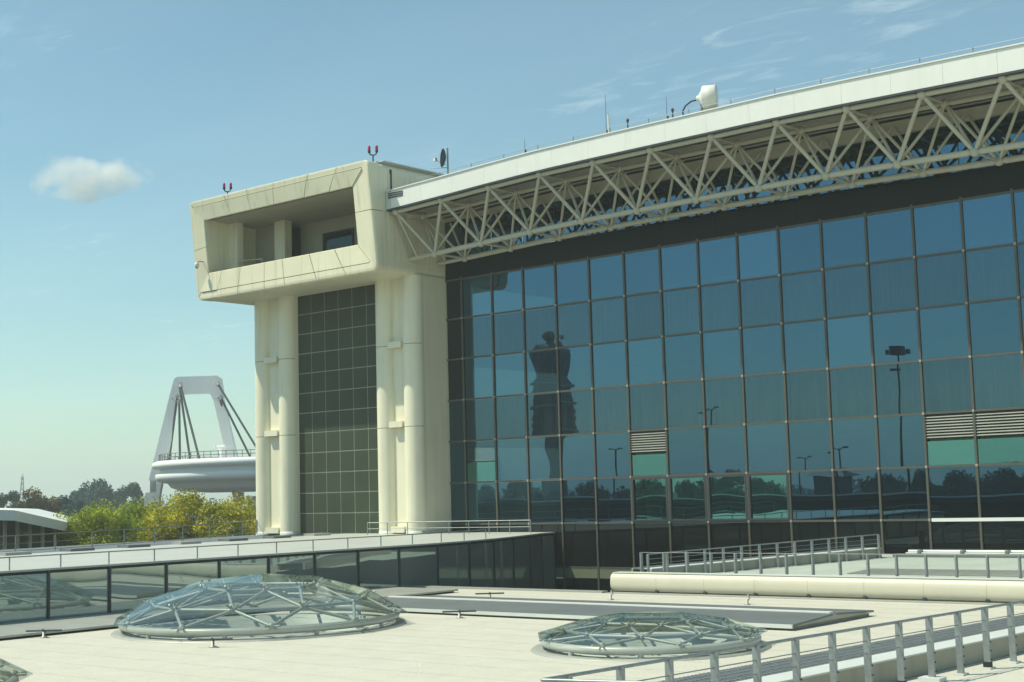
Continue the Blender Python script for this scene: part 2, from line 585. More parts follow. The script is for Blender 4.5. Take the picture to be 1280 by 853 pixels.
MB().box(X0 + 24.1, X0 + 2 * NI, D - .11, D - .061, ROWS[6] - .07, ROWS[6] + .06).build('white_sill', M['white'], T)
# dark band over the panes, clerestory above it, beige beam
for k in range(12):
    xa = -48.3 + k * 4
    MB().box(xa + .006, xa + 3.994, D - .03, D + .1, 10.83, 11.86).build('spandrel_panel', M['spandrel'], T)
for i in range(-1, NI):
    xa = max(X0 + 2 * i, -48.3)
    pane(xa + .02, X0 + 2 * i + 1.98, 11.9, 13.78, M['upper_glass'], y=D + .03, tilt=.0006)
x = -48.3
seg = MB()
N_ = 30
for k in range(N_):
    xa, xb = -48.3 + k * 1.55, -48.3 + (k + 1) * 1.55
    za, zb = 14.32 + zo(xa), 14.32 + zo(xb)
    seg.hexa([(xa, D - .18, 13.8), (xb, D - .18, 13.8), (xb, D + .3, 13.8), (xa, D + .3, 13.8), (xa, D - .18, za), (xb, D - .18, zb), (xb, D + .3, zb), (xa, D + .3, za)])
seg.build('wall_beam', M['truss'], T)
# interior: slabs, back wall, curtains
inn = MB()
for z in (10.9, 6.72, 2.60, -1.50):
    inn.box(-48.2, X0 + 2 * NI, D + .25, D + 9, z - .25, z - .02)
inn.build('floor_slab', M['interior_floor'], T)
MB().box(-48.25, X0 + 2 * NI, D + 9, D + 9.3, -6.2, 14).build('back_wall', M['interior'], T)
MB().box(-48.3, X0 + 2 * NI, D + .4, D + 22, 14.0, 14.2).build('roof_slab', M['lead'], T)
def curtain_mesh(seed):
    r_ = random.Random(seed)
    mb = MB()
    n = 40
    vs = []
    ph = r_.random() * 6
    for k in range(n + 1):
        x = -0.98 + 1.96 * k / n
        y = .035 * math.sin(k * .8 + ph + 1.8 * math.sin(k * .23 + ph)) + .03 * math.sin(k * .37 + 2 * ph) + r_.gauss(0, .010)
        vs += [(x, y, -1.0), (x, y, 1.0)]
    mb.add(vs, [(2 * k, 2 * k + 2, 2 * k + 3, 2 * k + 1) for k in range(n)], True)
    me = mb.mesh('curtain')
    me.materials.append(M['curtain'])
    return me
CM = [curtain_mesh(s) for s in range(5)]
for r in (1, 3):
    for i in range(-1, 20):
        new('curtain', CM[rnd.randrange(5)], T, Matrix.Translation((X0 + 2 * i + 1, D + .34, (ROWS[r] + ROWS[r + 1]) / 2)))
for i in LOUV:
    MB().box(X0 + 2 * i + .03, X0 + 2 * i + 1.97, D + .35, D + .4, .62, 1.62).build('backing_panel', M['tealpanel'], T)
MB().box(X0 + 10.1, X0 + 11.0, D + .9, D + .95, -1.4, .5).build('backing_panel', M['tealpanel'], T)

# canopy: fascia, soffit, roof
FY = 48.35
fbox = []
for k in range(23):
    xa, xb = -47.9 + 2 * k, -47.9 + 2 * k + 1.992
    f0 = lambda x: 14.28 + zo(x) if x > -46 else 14.28 + zo(x)
    f1 = lambda x: 15.14 + zo(x)
    MB().hexa([(xa, FY, f0(xa)), (xb, FY, f0(xb)), (xb, FY + .12, f0(xb)), (xa, FY + .12, f0(xa)), (xa, FY, f1(xa)), (xb, FY, f1(xb)), (xb, FY + .12, f1(xb)), (xa, FY + .12, f1(xa))]).build('fascia_panel', M['white'], T)
cap = MB(); und = MB(); rf = MB(); gut = MB(); pur = {49.45: MB(), 51.3: MB()}
for k in range(30):
    xa, xb = -48.25 + 1.55 * k, -48.25 + 1.55 * (k + 1)
    za, zb = zo(xa), zo(xb)
    def sl(mb, y0, y1, z0, z1):
        mb.hexa([(xa, y0, z0 + za), (xb, y0, z0 + zb), (xb, y1, z0 + zb), (xa, y1, z0 + za), (xa, y0, z1 + za), (xb, y0, z1 + zb), (xb, y1, z1 + zb), (xa, y1, z1 + za)])
    sl(cap, FY - .05, FY + .3, 15.15, 15.20)
    sl(und, FY + .01, FY + .30, 14.20, 14.275)
    sl(rf, FY + .125, 75, 14.90, 15.05)
    nr = 26
    for j in range(nr):
        y0 = FY + .32 + j * .155
        sl(gut, y0, y0 + .10, 14.47, 14.52)
    sl(gut, FY + .3, D + .3, 14.52, 14.56)
    for y0 in (49.45, 51.3):
        sl(pur[y0], y0, y0 + .14, 14.22, 14.468)
cap.build('fascia_cap', M['white'], T)
und.build('fascia_soffit', M['darkmetal'], T)
for pb_ in pur.values(): pb_.build('purlin', M['darkmetal'], T)
rf.build('roof_sheet', M['lead'], T)
gut.build('soffit_sheet', M['soffit'], T)
# left end of the fascia: open gutter box
eb = MB()
eb.box(-48.28, -47.92, FY + .02, FY + .6, 13.9, 14.76)
eb.build('gutter_end', M['palecoping'], T)
for k in range(3):
    MB().box(-48.1, -47.1, FY - .03, FY - .004, 14.42 + .1 * k, 14.47 + .1 * k).build('gutter_grille', M['darkmetal'], T)

# space truss
TR = MB().box(-48.29, -48.1, 48.9, 52.0, 13.95, 14.1).build('roof_truss', M['truss'], T)
_sm = MB().tube([(0, 0, z) for z in (0, .045, .085, .915, .955, 1)], [.5, .55, 1, 1, .55, .5], 10, False)
st = _sm.mesh('strut')
st.materials.append(M['truss'])
bl = ball(M['truss'], 1.0)
def node(kind, i):
    if kind == 'T': x, y, z = -47.85 + 3 * i, 48.62, 14.13
    elif kind == 'U': x, y, z = -47.75 + 3 * i, 50.45, 14.13
    elif kind == 'V': x, y, z = -47.7 + 3 * i, 52.30, 14.13
    elif kind == 'B': x, y, z = -46.5 + 3 * i, 49.87, 11.98
    else: x, y, z = -46.4 + 3 * i, 51.92, 11.96
    return Vector((x, y, z + zo(x)))
NB = 14
def strut(a, b, r): new('strut', st, TR, between(a, b, r))
for i in range(NB):
    for kd in 'TUBC':
        p = node(kd, i)
        new('node', bl, TR, Matrix.Translation(p) @ Matrix.Scale(.19, 4))
        if i < NB - 1: strut(p, node(kd, i + 1), .125 if kd in 'BC' else .11)
    strut(node('T', i), node('B', i), .085)
    strut(node('U', i), node('B', i), .066)
    strut(node('U', i), node('C', i), .064)
    strut(node('V', i), node('C', i), .06)
    strut(node('B', i), node('C', i), .06)
    strut(node('T', i), node('U', i), .058)
    if i < NB - 1:
        strut(node('T', i + 1), node('B', i), .085)
        strut(node('U', i + 1), node('B', i), .066)
        strut(node('U', i + 1), node('C', i), .064)
        strut(node('V', i + 1), node('C', i), .06)
strut(node('T', 0), Vector((-47.6, 49.87, 11.55)), .06)
strut(Vector((-48.3, 49.87, 11.62)), node('B', 0), .10)
strut(Vector((-48.3, 51.92, 11.6)), node('C', 0), .10)
strut(node('U', 0), Vector((-47.6, 51.9, 11.55)), .05)
rail_me = unit_tube('safety_line', M['galv'], 5)
# lightning / safety line along the roof edge
for k in range(22):
    xa, xb = -46.8 + 2 * k, -44.8 + 2 * k
    new('safety_line', rail_me, T, between((xa, FY + .15, 15.42 + zo(xa)), (xb, FY + .15, 15.42 + zo(xb)), .012))
    new('line_post', rail_me, T, between((xa, FY + .15, 15.2 + zo(xa)), (xa, FY + .15, 15.46 + zo(xa)), .022))
# far end of the roof is carried on by the building mass behind
MB().box(-48.2, X0 + 2 * NI, D + 9.35, D + 22, GZ, 13.99).build('rear_block', M['lead'], T)

# ---------------------------------------------------------------- pylon with box head
P = thing('gatehouse_tower', 'cream concrete pylon with big overhanging box head and framed opening', 'tower', (-55, 51, GZ))
zt_, zb_ = 16.25, 10.87
ox0, ox1 = HX0 - .70, HX1 + .0
ix0, ix1, iz0, iz1 = -61.25, -49.62, 12.24, 15.17
def ylean(z): return .55 * (zt_ - z) / (zt_ - zb_)
def rrect(x0, x1, z0, z1, r, n):
    """bottom, right, top, left sides with rounded corners; n samples on each straight, 4 on each corner"""
    sides = []
    cs = [((x0 + r, z0), (x1 - r, z0)), ((x1, z0 + r), (x1, z1 - r)), ((x1 - r, z1), (x0 + r, z1)), ((x0, z1 - r), (x0, z0 + r))]
    return cs
# profile of the frame: (inset from outer edge 0..1 to inner, y, corner radius)
prof = [(1.00, 48.15, .02), (1.0, 47.36, .02), (0.985, 47.31, .03), (.315, 47.225, .19), (.29, 47.222, .20), (.10, 47.20, .24), (.035, 47.205, .29), (.008, 47.26, .31), (0.0, 47.35, .32), (0, 47.9, .32)]
NK = len(prof) - 1
def fpt(side, t, k):
    """a point of side 0..3 (bottom,right,top,left) at fraction t, on profile line k; t<0 or >1 lies on the corner arcs"""
    a, y, r = prof[k]
    x0 = ox0 + (ix0 - ox0) * a; x1 = ox1 + (ix1 - ox1) * a
    z0 = zb_ + (iz0 - zb_) * a; z1 = zt_ + (iz1 - zt_) * a
    cs = rrect(x0, x1, z0, z1, r, 1)[side]
    ctr = [((x0 + r, z0 + r), (x1 - r, z0 + r)), ((x1 - r, z0 + r), (x1 - r, z1 - r)), ((x1 - r, z1 - r), (x0 + r, z1 - r)), ((x0 + r, z1 - r), (x0 + r, z0 + r))][side]
    ang0 = [-90, 0, 90, 180][side]
    if t < 0:
        an = R(ang0 + t * 45)
        x, z = ctr[0][0] + r * math.cos(an), ctr[0][1] + r * math.sin(an)
    elif t > 1:
        an = R(ang0 + (t - 1) * 45)
        x, z = ctr[1][0] + r * math.cos(an), ctr[1][1] + r * math.sin(an)
    else:
        x = cs[0][0] + (cs[1][0] - cs[0][0]) * t
        z = cs[0][1] + (cs[1][1] - cs[0][1]) * t
    return (x, y + ylean(z), z)
def frame_panel(side, ts, ks, name='cladding_panel', m=M['cream']):
    mb = MB()
    vs = [fpt(side, t, k) for k in ks for t in ts]
    nT = len(ts)
    fs = []
    for a in range(len(ks) - 1):
        for b in range(nT - 1):
            fs.append((a * nT + b, a * nT + b + 1, (a + 1) * nT + b + 1, (a + 1) * nT + b))
    mb.add(vs, fs, False)
    o = mb.build(name, m, P)
    sd = o.modifiers.new('thickness', 'SOLIDIFY')
    sd.thickness = .05
    sd.offset = -1
    return o
def span(a, b, n=4):
    return [a + (b - a) * i / n for i in range(n + 1)]
cuts = {0: [0, .10, .235, .40, .52, .70, .86, 1], 1: [0, .55, 1], 2: [0, .14, .30, .50, .66, .80, 1], 3: [0, .5, 1]}
g = .0016
for side in range(4):
    cc = cuts[side]
    for a, b in zip(cc[:-1], cc[1:]):
        gg = g if side in (0, 2) else g * 2.4
        t0 = span(-1, a, 3)[:-1] if a == 0 else []
        ts = t0 + [a + (gg if a > 0 else 0)] + [b - (gg if b < 1 else 0)]
        if b == 1: ts += [1.33, 1.66, 1.999]
        frame_panel(side, ts, [1, 2, 3])
        frame_panel(side, [ts[0] + (.0 if ts[0] < 0 else 0)] + ts[1:], list(range(4, NK + 1)))
# dark backing behind the joints
bk = MB()
for side in range(4):
    ts = [-1, -.5, 0, 1, 1.5, 2]
    vs = []
    ks = list(range(1, NK + 1))
    cx, cz = (ox0 + ox1) / 2, (zt_ + zb_) / 2
    for k in ks:
        for t in ts:
            x, y, z = fpt(side, t, k)
            sx = .035 if k > 2 else -.0
            dx = -.03 if x > cx else .03
            dz = -.03 if z > cz else .03
            if k <= 2: dx, dz = -dx * .6, -dz * .6
            vs.append((x + dx, y + .045, z + dz))
    nT = len(ts)
    fs = [(a * nT + b, a * nT + b + 1, (a + 1) * nT + b + 1, (a + 1) * nT + b) for a in range(len(ks) - 1) for b in range(nT - 1)]
    bk.add(vs, fs)
bk.build('joint_backing', M['joint'], P)
for side in range(4):
    mj = [Vector(fpt(side, 1.999, kk)) + Vector((0, .004, 0)) for kk in (2, 3, 4, 5)]
    MB().tube(mj, .016, 5).build('mitre_joint', M['joint'], P)
# outer shell: swept back from the frame to the glass facade
BY = 53.6
sh = MB()
for side in range(4):
    ts = [-1, -.66, -.33, 0, .5, 1, 1.33, 1.66, 2]
    a = [fpt(side, t, NK) for t in ts]
    cx, cz = (ox0 + ox1) / 2, (zt_ + zb_) / 2
    vs = []
    for p in a: vs.append((p[0] - (.02 if p[0] > cx else -.02), p[1] - .05, p[2] - (.02 if p[2] > cz else -.02)))
    for p in a:
        q = BY if True else 0
        vs.append((p[0] - (.02 if p[0] > cx else -.02), 54.5, p[2] - (.02 if p[2] > cz else -.02)))
    n = len(ts)
    sh.add(vs, [(b, b + 1, b + 1 + n, b + n) for b in range(n - 1)], False)
sh.build('head_shell', M['cream_plain'], P)
# side cladding, facing the roof truss (right face), soffit and roof trim
ya, yb_, yc = 48.62, 50.4, D - .03
for (y0, y1, z0, z1) in ((48.47, 48.62, 11.45, 13.55), (48.47, 48.62, 13.57, 15.7)):
    pass
sidej = [(48.55, 49.72, 11.42, 13.7), (48.55, 49.72, 13.72, 15.74), (49.74, 51.1, 11.42, 13.7), (49.74, 51.1, 13.72, 15.74), (51.12, D - .035, 11.42, 13.7), (51.12, D - .035, 13.72, 15.74)]
for (y0, y1, z0, z1) in sidej:
    MB().box(HX1 - .015, HX1 + .018, y0, y1, z0, z1).build('side_panel', M['cream'], P)
MB().box(-61.3, -48.5, 47.95, D, zt_ - .03, zt_ + .04).build('roof_trim', M['wingroof'], P)
MB().box(HX1 - .02, HX1 + .06, 48.69, 48.77, 14.8, 15.95).build('downpipe', M['darkmetal'], P)
MB().box(-48.9, -48.25, 48.2, D + .0, 16.29, 16.33).build('edge_flashing', M['palecoping'], P)
# the recess behind the frame
rc = MB()
rc.add([(ix0, 48.2, iz0 - .02), (ix1, 48.2, iz0 - .02), (ix1, 52.3, iz0 - .02), (ix0, 52.3, iz0 - .02)], [(0, 1, 2, 3)])
rc.build('loggia_floor', M['beigewall'], P)
MB().add([(ix0 - .02, 47.8, iz1 + .02), (ix1 + .02, 47.8, iz1 + .02), (ix1 + .02, 52.3, iz1 - .1), (ix0 - .02, 52.3, iz1 - .1)], [(0, 1, 2, 3)]).build('loggia_ceiling', M['loggia_shade'], P)
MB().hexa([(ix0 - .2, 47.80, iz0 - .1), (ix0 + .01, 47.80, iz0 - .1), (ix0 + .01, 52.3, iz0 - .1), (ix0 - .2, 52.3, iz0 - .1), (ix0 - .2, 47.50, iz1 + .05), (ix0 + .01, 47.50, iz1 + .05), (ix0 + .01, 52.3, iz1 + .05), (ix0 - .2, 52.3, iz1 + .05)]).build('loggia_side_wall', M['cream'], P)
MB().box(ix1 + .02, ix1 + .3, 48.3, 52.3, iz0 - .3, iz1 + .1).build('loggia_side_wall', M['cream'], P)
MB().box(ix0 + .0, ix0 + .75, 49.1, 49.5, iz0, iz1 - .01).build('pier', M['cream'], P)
MB().box(ix0, -58.6, 51.0, 51.2, iz0, iz1 - .02).build('loggia_back_wall', M['loggia_shade'], P)
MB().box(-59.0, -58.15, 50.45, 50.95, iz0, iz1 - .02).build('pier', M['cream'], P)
MB().box(-58.6, ix1, 52.0, 52.2, iz0, iz1 - .02).build('loggia_back_wall', M['loggia_shade'], P)
wn = MB().box(-56.6, -54.4, 51.9, 51.98, iz0 + .45, 14.25).build('window', M['dark_glass'], P)
MB().box(-56.67, -56.6, 51.86, 51.99, iz0 + .45, 14.32).box(-54.4, -54.33, 51.86, 51.99, iz0 + .45, 14.32).box(-56.6, -54.4, 51.86, 51.99, 14.25, 14.32).build('window_frame', M['darkmetal'], wn)
MB().tube([(-60.2, 48.9, 12.95), (-58.2, 48.9, 12.8)], .03, 6).tube([(-60.2, 48.9, 12.3), (-60.2, 48.9, 12.95)], .03, 6).tube([(-58.2, 48.9, 12.2), (-58.2, 48.9, 12.8)], .025, 6).build('handrail', M['tubepaint'], P)
MB().box(-61.5, -48.4, 52.35, 52.5, 11.0, 16.1).build('rear_wall', M['joint'], P)
MB().box(-56.5, -55.5, 51.0, 51.3, iz0, iz0 + .75).build('cabinet', M['palecoping'], P)
# legs: paired half-round columns with web
for (xa, xb, ra) in ((-60.27, -58.30, .53), (-50.77, -48.86, .56)):
    for xc in (xa, xb):
        zs = [-1.85, 3.4, 7.5, 10.95]
        for z0, z1 in zip(zs[:-1], zs[1:]):
            MB().lathe((xc, 50.75, 0), [(ra, z0 + .012), (ra, z1 - .012)], 28).build('column', M['cream_plain'], P)
        MB().lathe((xc, 50.75, 0), [(ra - .03, -1.85), (ra - .03, 10.95)], 20).build('column_core', M['joint'], P)
        MB().lathe((xc, 50.75, 0), [(ra + .02, -1.9), (ra + .02, -1.72), (.01, -1.72)], 28).build('column_base', M['palecoping'], P)
    for z0, z1 in zip([-1.85, 3.4, 7.5], [3.4, 7.5, 10.95]):
        MB().box(xa, xb, 50.62, 51.0, z0 + .012, z1 - .012).build('web_panel', M['cream_plain'], P)
    for z in (7.38, 3.40, -1.80):
        MB().box(xa + ra - .06, xb - ra + .06, 50.28, 50.62, z, z + .31).build('ledge', M['cream_plain'], P)
    MB().box(xa - .5, xb + .54, 50.76, 54.5, -1.9, 10.93).build('pylon_wall', M['cream_plain'], P)
# dark tiled wall between the legs
tx0, tx1 = -57.78, -51.32
tw = MB().box(tx0, tx1, 51.0, 51.3, -1.9, 10.95).build('tile_wall', M['tilejoint'], P)
tm = MB().box(-.5, .5, 0, .03, -.5, .5).mesh('tile')
tm.materials.append(M['tile'])
dx = (tx1 - tx0 - .1) / 6
for a in range(6):
    for b in range(12):
        z = -1.85 + (b + .5) * 1.066
        new('tile', tm, tw, Matrix.Translation((tx0 + .0 + (a + .5) * dx, 50.988, z)) @ Matrix.Rotation(rnd.gauss(0, .002), 4, 'X') @ Matrix.Diagonal((dx - .05, 1, 1.066 - .05, 1)))
MB().box(tx1 - .1, tx1 - .02, 50.90, 50.99, -1.8, 10.9).build('pipe_duct', M['darkmetal'], P)
for z in (7.3, 3.3):
    MB().box(tx1 - .2, tx1 + .05, 50.86, 50.899, z, z + .2).build('clamp', M['louvre'], P)

# ---------------------------------------------------------------- low glazed wing at left
Wg = thing('glazed_wing', 'low wing with white flat roof above a dark glass wall beside the roof deck', 'building', (-45, 30, GZ))
path = [(-38.6, 9.0)]
y = 9.0 - .02
pts = [(-38.6, 24.03 - 2.14 * k) for k in range(4, 0, -1)] + [(-38.6, 24.03 + 2.14 * k) for k in range(0, 9)]
pts += [(-38.85, 43.3), (-39.35, 45.4), (-40.05, 47.5), (-40.85, 49.6), (-41.6, 51.4), (-41.75, 52.5)]
for a, b in zip(pts[:-1], pts[1:]):
    a3, b3 = Vector((a[0], a[1], 0)), Vector((b[0], b[1], 0))
    d = (b3 - a3).normalized()
    n = Vector((d.y, -d.x, 0))
    zb = -3.5 if b[1] < 39.5 else -6.2
    a2, b2 = a3 + d * .03, b3 - d * .03
    tl = rnd.gauss(0, .004)
    q = [a2, b2]
    MB().hexa([a2 + Vector((0, 0, zb)), b2 + Vector((0, 0, zb)), b2 - n * .02 + Vector((0, 0, zb)), a2 - n * .02 + Vector((0, 0, zb)),
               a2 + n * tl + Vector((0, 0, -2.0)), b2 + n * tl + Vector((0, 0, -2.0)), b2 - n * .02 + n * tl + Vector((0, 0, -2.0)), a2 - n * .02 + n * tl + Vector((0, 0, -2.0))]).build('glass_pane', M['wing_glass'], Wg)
    MB().extrude([b3 - d * .035 + n * .06 + Vector((0, 0, zb)), b3 + d * .035 + n * .06 + Vector((0, 0, zb)), b3 + d * .035 - n * .12 + Vector((0, 0, zb)), b3 - d * .035 - n * .12 + Vector((0, 0, zb))], (0, 0, -1.95 - zb)).build('mullion', M['darkmetal'], Wg)
# roof: thin edge, dark trim, white sheet, dark gutter behind
def offs(o):
    r_ = []
    for i, p in enumerate(pts):
        a = Vector(pts[max(i - 1, 0)]); b = Vector(pts[min(i + 1, len(pts) - 1)])
        d = (b - a).normalized()
        r_.append((p[0] + d.y * o, p[1] - d.x * o))
    return r_
e0, e1, e2 = offs(.10), offs(-.35), offs(.02)
rim = MB(); trim = MB(); rfs = MB()
for i in range(len(pts) - 1):
    def q(A, B, mb, z0, z1):
        mb.hexa([(A[i][0], A[i][1], z0), (A[i + 1][0], A[i + 1][1], z0), (B[i + 1][0], B[i + 1][1], z0), (B[i][0], B[i][1], z0),
                 (A[i][0], A[i][1], z1), (A[i + 1][0], A[i + 1][1], z1), (B[i + 1][0], B[i + 1][1], z1), (B[i][0], B[i][1], z1)])
    q(e0, e1, rim, -1.93, WZ)
    q(e2, e1, trim, -2.02, -1.935)
    y0, y1 = e1[i][1], e1[i + 1][1]
    xa = lambda y: -50.6 - max(0, (y - 30)) * .18
    rfs.add([(e1[i][0], e1[i][1], WZ - .004), (e1[i + 1][0], e1[i + 1][1], WZ - .004), (xa(y1), y1, WZ + .02), (xa(y0), y0, WZ + .02)], [(0, 1, 2, 3)])
rim.build('roof_edge', M['wingroof'], Wg)
trim.build('edge_trim', M['black'], Wg)
rfs.build('roof_sheet', M['wingroof'], Wg)
MB().hexa([(-56.5, 15.5, -2.6), (-50.5, 15.5, -2.6), (-54.5, 52.4, -2.6), (-62.5, 52.4, -2.6), (-56.5, 15.5, WZ - .06), (-50.5, 15.5, WZ - .06), (-54.5, 52.4, WZ - .06), (-62.5, 52.4, WZ - .06)]).build('gutter', M['darkslab'], Wg)
MB().box(-53, -38.7, 15.6, 50.5, -6.3, -6.2).build('floor', M['interior_floor'], Wg)
MB().box(-42.4, -42.2, 15.6, 50.5, -6.2, -2.0).build('inner_wall', M['concrete'], Wg)
MB().box(-53.4, -53.2, 15.6, 42, GZ, -2.7).build('rear_wall', M['concrete'], Wg)
for k in range(10):
    y0 = 20 + k * 3.1
    xc = -50.3 - max(0, (y0 - 30)) * .18
    MB().box(xc - .5, xc + .3, y0, y0 + 1.1, WZ + .021, WZ + .13).build('roof_block', M['darkslab'] if k % 3 else M['lead'], Wg)

# ---------------------------------------------------------------- railings
def railing(name, label, line, spacing, h, post_r, rails, group=None, flat=False, m=None, cat='railing', post_h0=0.0):
    """line: list of (x,y,z); posts every `spacing`; rails: list of (fraction of h, radius)"""
    m = m or M['galv']
    t = thing(name, label, cat, line[0], group)
    pm_ = unit_tube('post', m, 8) if not flat else unit_box('post', m)
    rm_ = unit_tube('rail', m, 6)
    L = [Vector(p) for p in line]
    cum = [0]
    for a, b in zip(L[:-1], L[1:]): cum.append(cum[-1] + (b - a).length)
    def at(s):
        for i in range(len(L) - 1):
            if s <= cum[i + 1] + 1e-6:
                return L[i].lerp(L[i + 1], (s - cum[i]) / max(cum[i + 1] - cum[i], 1e-9)), (L[i + 1] - L[i]).normalized()
        return L[-1], (L[-1] - L[-2]).normalized()
    n = int(round(cum[-1] / spacing))
    for k in range(n + 1):
        p, d = at(cum[-1] * k / n)
        if flat:
            ang = math.atan2(d.y, d.x)
            new('post', pm_, t, Matrix.Translation(p + Vector((0, 0, h / 2))) @ Matrix.Rotation(ang, 4, 'Z') @ Matrix.Diagonal((post_r, post_r * 2.6, h, 1)))
        else:
            new('post', pm_, t, between(p, p + Vector((0, 0, h)), post_r))
    for fr, rr in rails:
        for i in range(len(L) - 1):
            o_ = Vector((0, 0, h * fr))
            new('rail' if rr > .012 else 'cable', rm_, t, between(L[i] + o_, L[i + 1] + o_, rr))
    return t
# far edge of the wing roof
railing('railing', 'thin two bar railing along the far edge of the white wing roof before the trees', [(-50.4, 17, -1.93), (-52.4, 26, -1.93), (-54.6, 36, -1.9), (-57.3, 45, -1.85), (-60.4, 50.2, -1.8)], 2.15, .72, .025, [(1, .022), (.12, .016), (.55, .012)])
railing('railing', 'low grey railing along the near edge of the wing roof above its glass wall', [(-38.75, 16, WZ), (-38.75, 41.3, WZ), (-39.4, 45, WZ)], 1.72, .38, .022, [(1, .022)])
railing('railing', 'two bar railing across the wing roof at the foot of the cream pylon', [(-50.9, 49.3, WZ), (-46.5, 50.3, WZ), (-41.8, 50.9, WZ)], 1.15, .6, .022, [(1, .022), (.5, .016)])

# near railing with grating channel behind
def nx(y): return -11.62 + (y - 14.5) * .072
nr = railing('balustrade', 'galvanised balustrade of flat posts and cables at lower right, above the second skylight', [(-10.1, 14.75, RZ), (nx(14.3), 14.3, RZ), (nx(52.0 - 8), 44.0 - 4.2, RZ)], 1.06, 1.12, .047, [(1, .026), (.80, .0095), (.62, .0095)], flat=True)
base_me = MB().box(-.10, .10, -.13, .13, 0, .03).mesh('base_plate'); base_me.materials.append(M['palecoping'])
foot_me = MB().box(-.036, .036, -.078, .078, .03, .13).mesh('rubber_foot'); foot_me.materials.append(M['black'])
bolt_me = MB().lathe((0, 0, 0), [(.016, 0), (.016, .012), (.001, .012)], 6).mesh('bolt'); bolt_me.materials.append(M['black'])
k = 0
for ch in [c for c in nr.children if c.name.startswith('post')]:
    p = W[ch.name].translation
    new('base_plate', base_me, nr, Matrix.Translation((p.x, p.y, RZ)))
    if k % 3 == 1: new('rubber_foot', foot_me, nr, Matrix.Translation((p.x, p.y, RZ)) @ Matrix.Rotation(math.pi / 2, 4, 'Z'))
    for b in range(3):
        new('bolt', bolt_me, nr, Matrix.Translation((p.x + .073, p.y, RZ + .18 + .16 * b)) @ Matrix.Rotation(math.pi / 2, 4, 'Y'))
    k += 1
def channel(name, label, p0, p1, offs_, z0, zh, m_wall, bars=True):
    """long upstand beside a railing: beige wall, pale coping, strip of grating"""
    t = thing(name, label, 'roof channel', (*p0[:2], z0))
    a, b = Vector((p0[0], p0[1], 0)), Vector((p1[0], p1[1], 0))
    d = (b - a).normalized()
    n = Vector((-d.y, d.x, 0))
    za, zb = p0[2], p1[2]
    def slab(o0, o1, h0, h1, nm, m, A=a, B=b, par=None):
        MB().hexa([A + n * o0 + Vector((0, 0, za + h0)), B + n * o0 + Vector((0, 0, zb + h0)), B + n * o1 + Vector((0, 0, zb + h0)), A + n * o1 + Vector((0, 0, za + h0)),
                   A + n * o0 + Vector((0, 0, za + h1)), B + n * o0 + Vector((0, 0, zb + h1)), B + n * o1 + Vector((0, 0, zb + h1)), A + n * o1 + Vector((0, 0, za + h1))]).build(nm, m, par or t)
    o0, o1, o2 = offs_
    slab(o0, o0 + .12, 0.004, zh - .03, 'upstand', m_wall)
    slab(o0 - .02, o1, zh - .029, zh, 'coping', M['palecoping'])
    slab(o2, o2 + .1, 0.004, zh - .03, 'upstand', m_wall)
    slab(o1 + .01, o2, zh - .30, zh - .26, 'channel_bed', M['darkmetal'])
    if bars:
        L = (b - a).length
        gm = MB()
        nb = int(L / .11)
        for k in range(nb):
            A = a + d * (L * k / nb)
            gm.hexa([A + n * (o1 + .012) + Vector((0, 0, za + (zb - za) * k / nb + zh - .06)), A + d * .045 + n * (o1 + .012) + Vector((0, 0, za + (zb - za) * k / nb + zh - .06)),
                     A + d * .045 + n * o2 + Vector((0, 0, za + (zb - za) * k / nb + zh - .06)), A + n * o2 + Vector((0, 0, za + (zb - za) * k / nb + zh - .06)),
                     A + n * (o1 + .012) + Vector((0, 0, za + (zb - za) * k / nb + zh)), A + d * .045 + n * (o1 + .012) + Vector((0, 0, za + (zb - za) * k / nb + zh)),
                     A + d * .045 + n * o2 + Vector((0, 0, za + (zb - za) * k / nb + zh)), A + n * o2 + Vector((0, 0, za + (zb - za) * k / nb + zh))])
        go = gm.build('grating', M['galv'], t)
        go['kind'] = 'stuff'
        for f in (.12, .34, .56, .78):
            oo = o1 + (o2 - o1) * f
            slab(oo, oo + .05, zh - .05, zh + .004, 'grating_bar', M['galv'])
    return t
channel('grating_channel', 'long raised channel topped by grey grating behind the lower right balustrade', (nx(12), 12, RZ), (nx(39.5), 39.5, RZ), (.45, 1.0, 2.1), RZ, .40, M['beigewall'])
MB().box(-11.0, -10.6, 24.0, 24.3, RZ + .002, RZ + .08).build('paving_block', M['palecoping'], nr)

